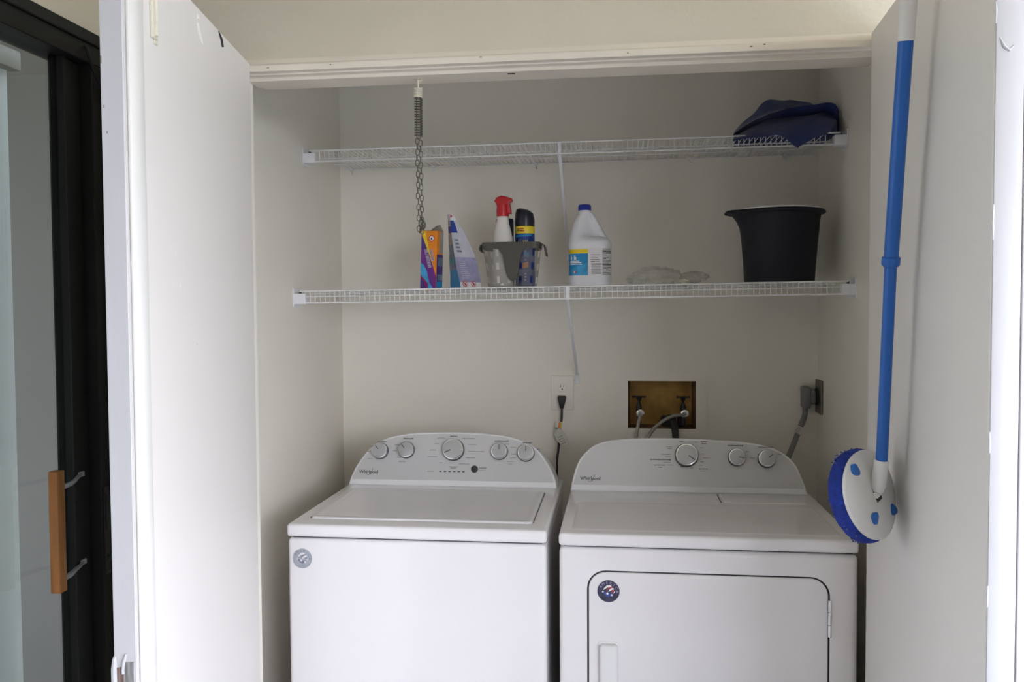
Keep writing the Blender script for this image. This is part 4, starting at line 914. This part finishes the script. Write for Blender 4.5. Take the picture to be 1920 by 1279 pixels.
# ------------------------------------------------------------------ washer supply box in the wall
wx = thing('washer_supply_box', 'recessed amber-lined water supply box behind the dryer console', 'supply box', (0.154, YB, 1.127))
fx0, fx1, fz0, fz1 = -0.152, 0.158, -0.125, 0.119
ix0, ix1, iz0, iz1 = -0.1215, 0.1215, -0.0865, 0.0860
m = MB()
for b_ in ((fx0, ix0, fz0, fz1), (ix1, fx1, fz0, fz1), (ix0, ix1, iz1, fz1), (ix0, ix1, fz0, iz0)): m.box(b_[0], b_[1], -0.0045, -0.0002, b_[2], b_[3], 'plateW')
m.build('face_frame', wx)
m = MB(); D = 0.085
m.add([(ix0, 0, iz0), (ix1, 0, iz0), (ix1, 0, iz1), (ix0, 0, iz1), (ix0+.008, D, iz0+.004), (ix1-.008, D, iz0+.004), (ix1-.008, D, iz1-.004), (ix0+.008, D, iz1-.004)], [(4, 5, 6, 7)], 'amber')
m.add([(ix0, -0.003, iz0), (ix1, -0.003, iz0), (ix1, -0.003, iz1), (ix0, -0.003, iz1), (ix0+.008, D, iz0+.004), (ix1-.008, D, iz0+.004), (ix1-.008, D, iz1-.004), (ix0+.008, D, iz1-.004)], [(0, 1, 5, 4), (1, 2, 6, 5), (2, 3, 7, 6), (3, 0, 4, 7)], 'amberdark')
m.build('box_lining', wx, smooth=False, recalc=False)
def valve(x):
    m = MB()
    m.box(x-0.022, x+0.022, 0.010, 0.018, 0.0235, 0.029, 'black', 0.002, 1)
    for s_ in (-1, 1): m.tube([(x+s_*0.020, 0.014, 0.026), (x+s_*0.024, 0.014, 0.026)], 0.0042, 'black', 8)
    m.lathe([(0.004, -0.002), (0.005, 0.012), (0.010, 0.022), (0.004, 0.026)], 'black', 12, x, 0.014)
    m.lathe([(0.010, -0.024), (0.011, -0.012), (0.008, -0.002), (0.006, 0.004)], 'black', 12, x, 0.014)
    m.tube([(x, 0.014, -0.075), (x, 0.014, -0.02)], 0.008, 'black', 10)
    m.tube([(x, 0.02, -0.028), (x, -0.002, -0.030)], 0.010, 'black', 12)
    o = m.build('valve', wx)
    m = MB(); m.T = Matrix.Translation((x+0.004, -0.004, -0.032)) @ Matrix.Rotation(PI/2, 4, 'X')
    m.lathe([(0.0145, -0.008), (0.015, -0.002), (0.0145, 0.006), (0.010, 0.008), (0.0095, 0.010)], 'chrome', 20); m.build('hose_nut', o)
valve(-0.081); valve(0.078)
m = MB(); m.box(0.0, 0.055, 0.02, 0.055, -0.084, -0.045, 'black', 0.006, 2); m.box(0.06, 0.088, 0.03, 0.06, -0.084, -0.05, 'black', 0.004, 2); m.build('drain_socket', wx)
def hose(name, P, r, k, label, par=None):
    m = MB(); m.tube(catmull(P, 8), r, k, 12); o = m.build(name); tag(o, label, 'hose'); return o
hose('supply_hose', [(0.077, YB-0.014, 1.095), (0.075, YB-0.035, 1.085), (0.066, YB-0.050, 1.045), (0.058, YB-0.055, 1.00), (0.052, YB-0.055, 0.93), (0.05, YB-0.055, 0.7), (0.06, YB-0.06, 0.3)], 0.0062, 'braid', 'short straight braided steel hose from the left valve')
hose('supply_hose', [(0.236, YB-0.014, 1.095), (0.230, YB-0.036, 1.0955), (0.190, YB-0.052, 1.092), (0.150, YB-0.058, 1.071), (0.118, YB-0.060, 1.04), (0.098, YB-0.060, 1.00), (0.088, YB-0.058, 0.93), (0.085, YB-0.055, 0.7), (0.09, YB-0.06, 0.3)], 0.0062, 'braid', 'curved braided steel hose arching from the right valve')
hose('drain_hose', [(0.184, YB+0.034, 1.075), (0.188, YB+0.005, 1.078), (0.196, YB-0.022, 1.060), (0.202, YB-0.030, 1.02), (0.204, YB-0.032, 0.93), (0.204, YB-0.034, 0.6), (0.20, YB-0.034, 0.2)], 0.0125, 'black', 'thick black drain hose between the two valves')

# ------------------------------------------------------------------ dryer outlet and cord on right wall
dq = thing('dryer_outlet', 'dark tarnished dryer outlet plate on the right closet wall', 'outlet', (XR, 3.115, 1.163))
m = MB(); m.box(-0.007, -0.0004, -0.057, 0.062, -0.058, 0.060, 'metalplate', 0.002, 1); m.build('cover_plate', dq)
m = MB(); m.T = Matrix.Rotation(-PI/2, 4, 'Y'); m.lathe([(0.030, 0.006), (0.030, 0.012), (0.026, 0.014)], 'black', 24); m.build('receptacle', dq)
gc = thing('power_cord', 'grey dryer cord and angled plug at the right closet wall', 'cord', (XR-0.0145, 3.115, 1.163))
m = MB(); m.box(-0.020, -0.001, -0.020, 0.020, -0.024, 0.024, 'greyplug', 0.006, 2); m.box(-0.046, -0.018, -0.024, 0.024, -0.040, 0.036, 'greyplug', 0.007, 3); m.build('plug', gc)
m = MB(); P = catmull([(-0.034, 0, -0.035), (-0.036, -0.005, -0.065), (-0.052, -0.02, -0.10), (-0.075, -0.045, -0.145), (-0.098, -0.07, -0.19), (-0.12, -0.09, -0.24), (-0.13, -0.09, -0.4), (-0.12, -0.08, -0.7)], 6)
rings = []
for i, p in enumerate(P):
    t = (P[min(i+1, len(P)-1)]-P[max(i-1, 0)]).normalized(); a = Vector((1, 0, 0)); a = (a-t*a.dot(t)).normalized(); b_ = t.cross(a)
    rings.append([tuple(p+a*0.0095*math.cos(2*PI*j/14)+b_*0.005*math.sin(2*PI*j/14)) for j in range(14)])
m.loft(rings, 'greycord'); m.build('cable', gc)
m = MB(); m.T = Matrix.Translation((-0.064, -0.043, -0.112)) @ Matrix.Rotation(R(28), 4, 'Y'); m.box(-0.014, 0.014, -0.002, 0.012, -0.013, 0.013, 'tag', 0.001, 1); m.T = m.T @ Matrix.Rotation(R(25), 4, 'Y')
for i in range(3): smudge(m, -0.009, -0.008+i*0.006, 0.014, 0.003, -0.0021, 'ink2')
m.build('warning_label', gc)

# ------------------------------------------------------------------ round scrubber hanging on the right door
mp_ = thing('floor_scrubber', 'blue and white long-handled round scrubber hanging on the right door', 'scrubber', (0.485, 1.70, 1.117))
O3 = Vector((0.485, 1.70, 1.117))
def L3(p): return Vector(p)-O3
bot_ = L3((0.4895, 1.700, 1.124)); j1 = L3((0.4945, 1.692, 1.187)); mid = L3((0.4908, 1.637, 1.5595)); topb = L3((0.4855, 1.552, 1.930)); end = L3((0.482, 1.515, 2.085))
m = MB(); m.tube([j1, mid], 0.0108, 'mopblue', 20); m.build('lower_tube', mp_)
m = MB(); m.tube([mid, topb], 0.0128, 'mopblue', 20); m.build('upper_tube', mp_)
d = (topb-mid).normalized()
m = MB(); m.tube([mid-d*0.010, mid-d*0.007, mid-d*0.004, mid+d*0.008], [0.0115, 0.0150, 0.0162, 0.0162], 'mopblue', 20); m.build('lock_collar', mp_)
m = MB(); dd_ = (end-topb); m.tube([topb, topb+dd_*0.42, topb+dd_*0.46, topb+dd_*0.9, end], [0.0140, 0.0150, 0.0140, 0.011, 0.006], 'mopwhite', 20); m.build('handle_grip', mp_)
m = MB(); m.tube(catmull([end, end+Vector((0.006, 0.004, 0.014)), end+Vector((0.02, 0.008, 0.016)), end+Vector((0.030, 0.006, 0.002)), end+Vector((0.018, 0.01, -0.03)), topb+dd_*0.7+Vector((0.010, 0.01, 0))], 4), 0.0018, 'capblue', 6); m.build('hanging_loop', mp_)
m = MB(); m.tube([j1+(j1-bot_)*0.0, j1+(bot_-j1)*0.05, bot_+(j1-bot_)*0.22, bot_+(j1-bot_)*0.06, bot_-(j1-bot_)*0.05], [0.0122, 0.0132, 0.0138, 0.011, 0.005], 'mopwhite', 20); m.build('socket', mp_)
# head: disc plane
tl = R(42)
nn = (math.sin(tl)*(0.93*_r+0.36*_u)-math.cos(tl)*_f).normalized()
la = (0.36*_r-0.93*_u); la = (la-nn*la.dot(nn)).normalized(); sa = nn.cross(la)
HM = Matrix(((la.x, sa.x, nn.x, 0), (la.y, sa.y, nn.y, 0), (la.z, sa.z, nn.z, 0), (0, 0, 0, 1)))
HM = Matrix.Translation(Vector((-0.004, 0.012, 0.001))) @ HM
m = MB(); m.T = HM; RA, RB = 0.085, 0.094
def hr(s, z, wob=0.0, n=72, seed=0):
    o = []
    for j in range(n):
        a = 2*PI*j/n; k = 1+0.02*math.cos(3*a)+wob*(rnd.random()-0.5)
        o.append((RA*s*k*math.cos(a), RB*s*k*math.sin(a), z))
    return o
m.loft([hr(0.99, -0.004), hr(1.0, -0.001), hr(0.99, 0.002), hr(0.9, 0.006), hr(0.72, 0.010), hr(0.50, 0.013), hr(0.30, 0.013), hr(0.02, 0.012)], 'mopwhite'); m.build('head_plate', mp_)
m = MB(); m.T = HM; m.loft([hr(0.90, -0.034, 0.01), hr(1.03, -0.031, 0.02), hr(1.06, -0.022, 0.02), hr(1.05, -0.012, 0.02), hr(1.0, -0.006, 0.03), hr(0.95, -0.004)], 'padblue')
for j in range(150):
    a = 2*PI*rnd.random(); z = rnd.uniform(-0.033, -0.009); r0 = 1.03; r1 = 1.04+rnd.uniform(0.01, 0.022)
    m.tube([(RA*r0*math.cos(a), RB*r0*math.sin(a), z), (RA*r1*math.cos(a+0.03), RB*r1*math.sin(a+0.03), z+rnd.uniform(-.002, .002))], 0.0011, 'padblue' if j % 4 else 'padgrey', 4)
m.build('scrub_pad', mp_)
for (a_, b_, rot) in ((-0.061, -0.035, 40), (0.034, -0.038, 100), (0.050, 0.038, 60), (-0.040, 0.050, 10)):
    m = MB(); m.T = HM @ Matrix.Translation((a_, b_, 0.0)) @ Matrix.Rotation(R(rot), 4, 'Z')
    z = 0.0155-0.010*math.hypot(a_/RA, b_/RB)**3
    pts = []
    for i in range(24):
        q_ = 2*PI*i/24; rr = 0.0115*(1+0.12*math.cos(3*q_)); pts.append((rr*math.cos(q_)*1.1, rr*0.95*math.sin(q_)))
    m.loft([[(x, y, 0.0) for x, y in pts], [(x, y, z) for x, y in pts], [(x*0.8, y*0.8, z+0.0008) for x, y in pts]], 'clearblue'); m.build('suction_button', mp_)
m = MB(); m.T = HM; m.box(-0.016, 0.016, -0.012, 0.012, 0.008, 0.014, 'dark', 0.003, 2); m.tube([(0, -0.013, 0.016), (0, 0.013, 0.016)], 0.006, 'mopwhite', 12); m.build('pivot', mp_)
m = MB(); hz_ = 2.09; hx = 0.518+0.0
m.tube(catmull([(0.527, 1.525, 2.108), (0.515, 1.524, 2.110), (0.508, 1.523, 2.100), (0.503, 1.522, 2.092), (0.497, 1.521, 2.096)], 4), 0.0020, 'steel', 8); tag(m.build('hook'), 'small steel hook at the top of the right door above the frame', 'hook')
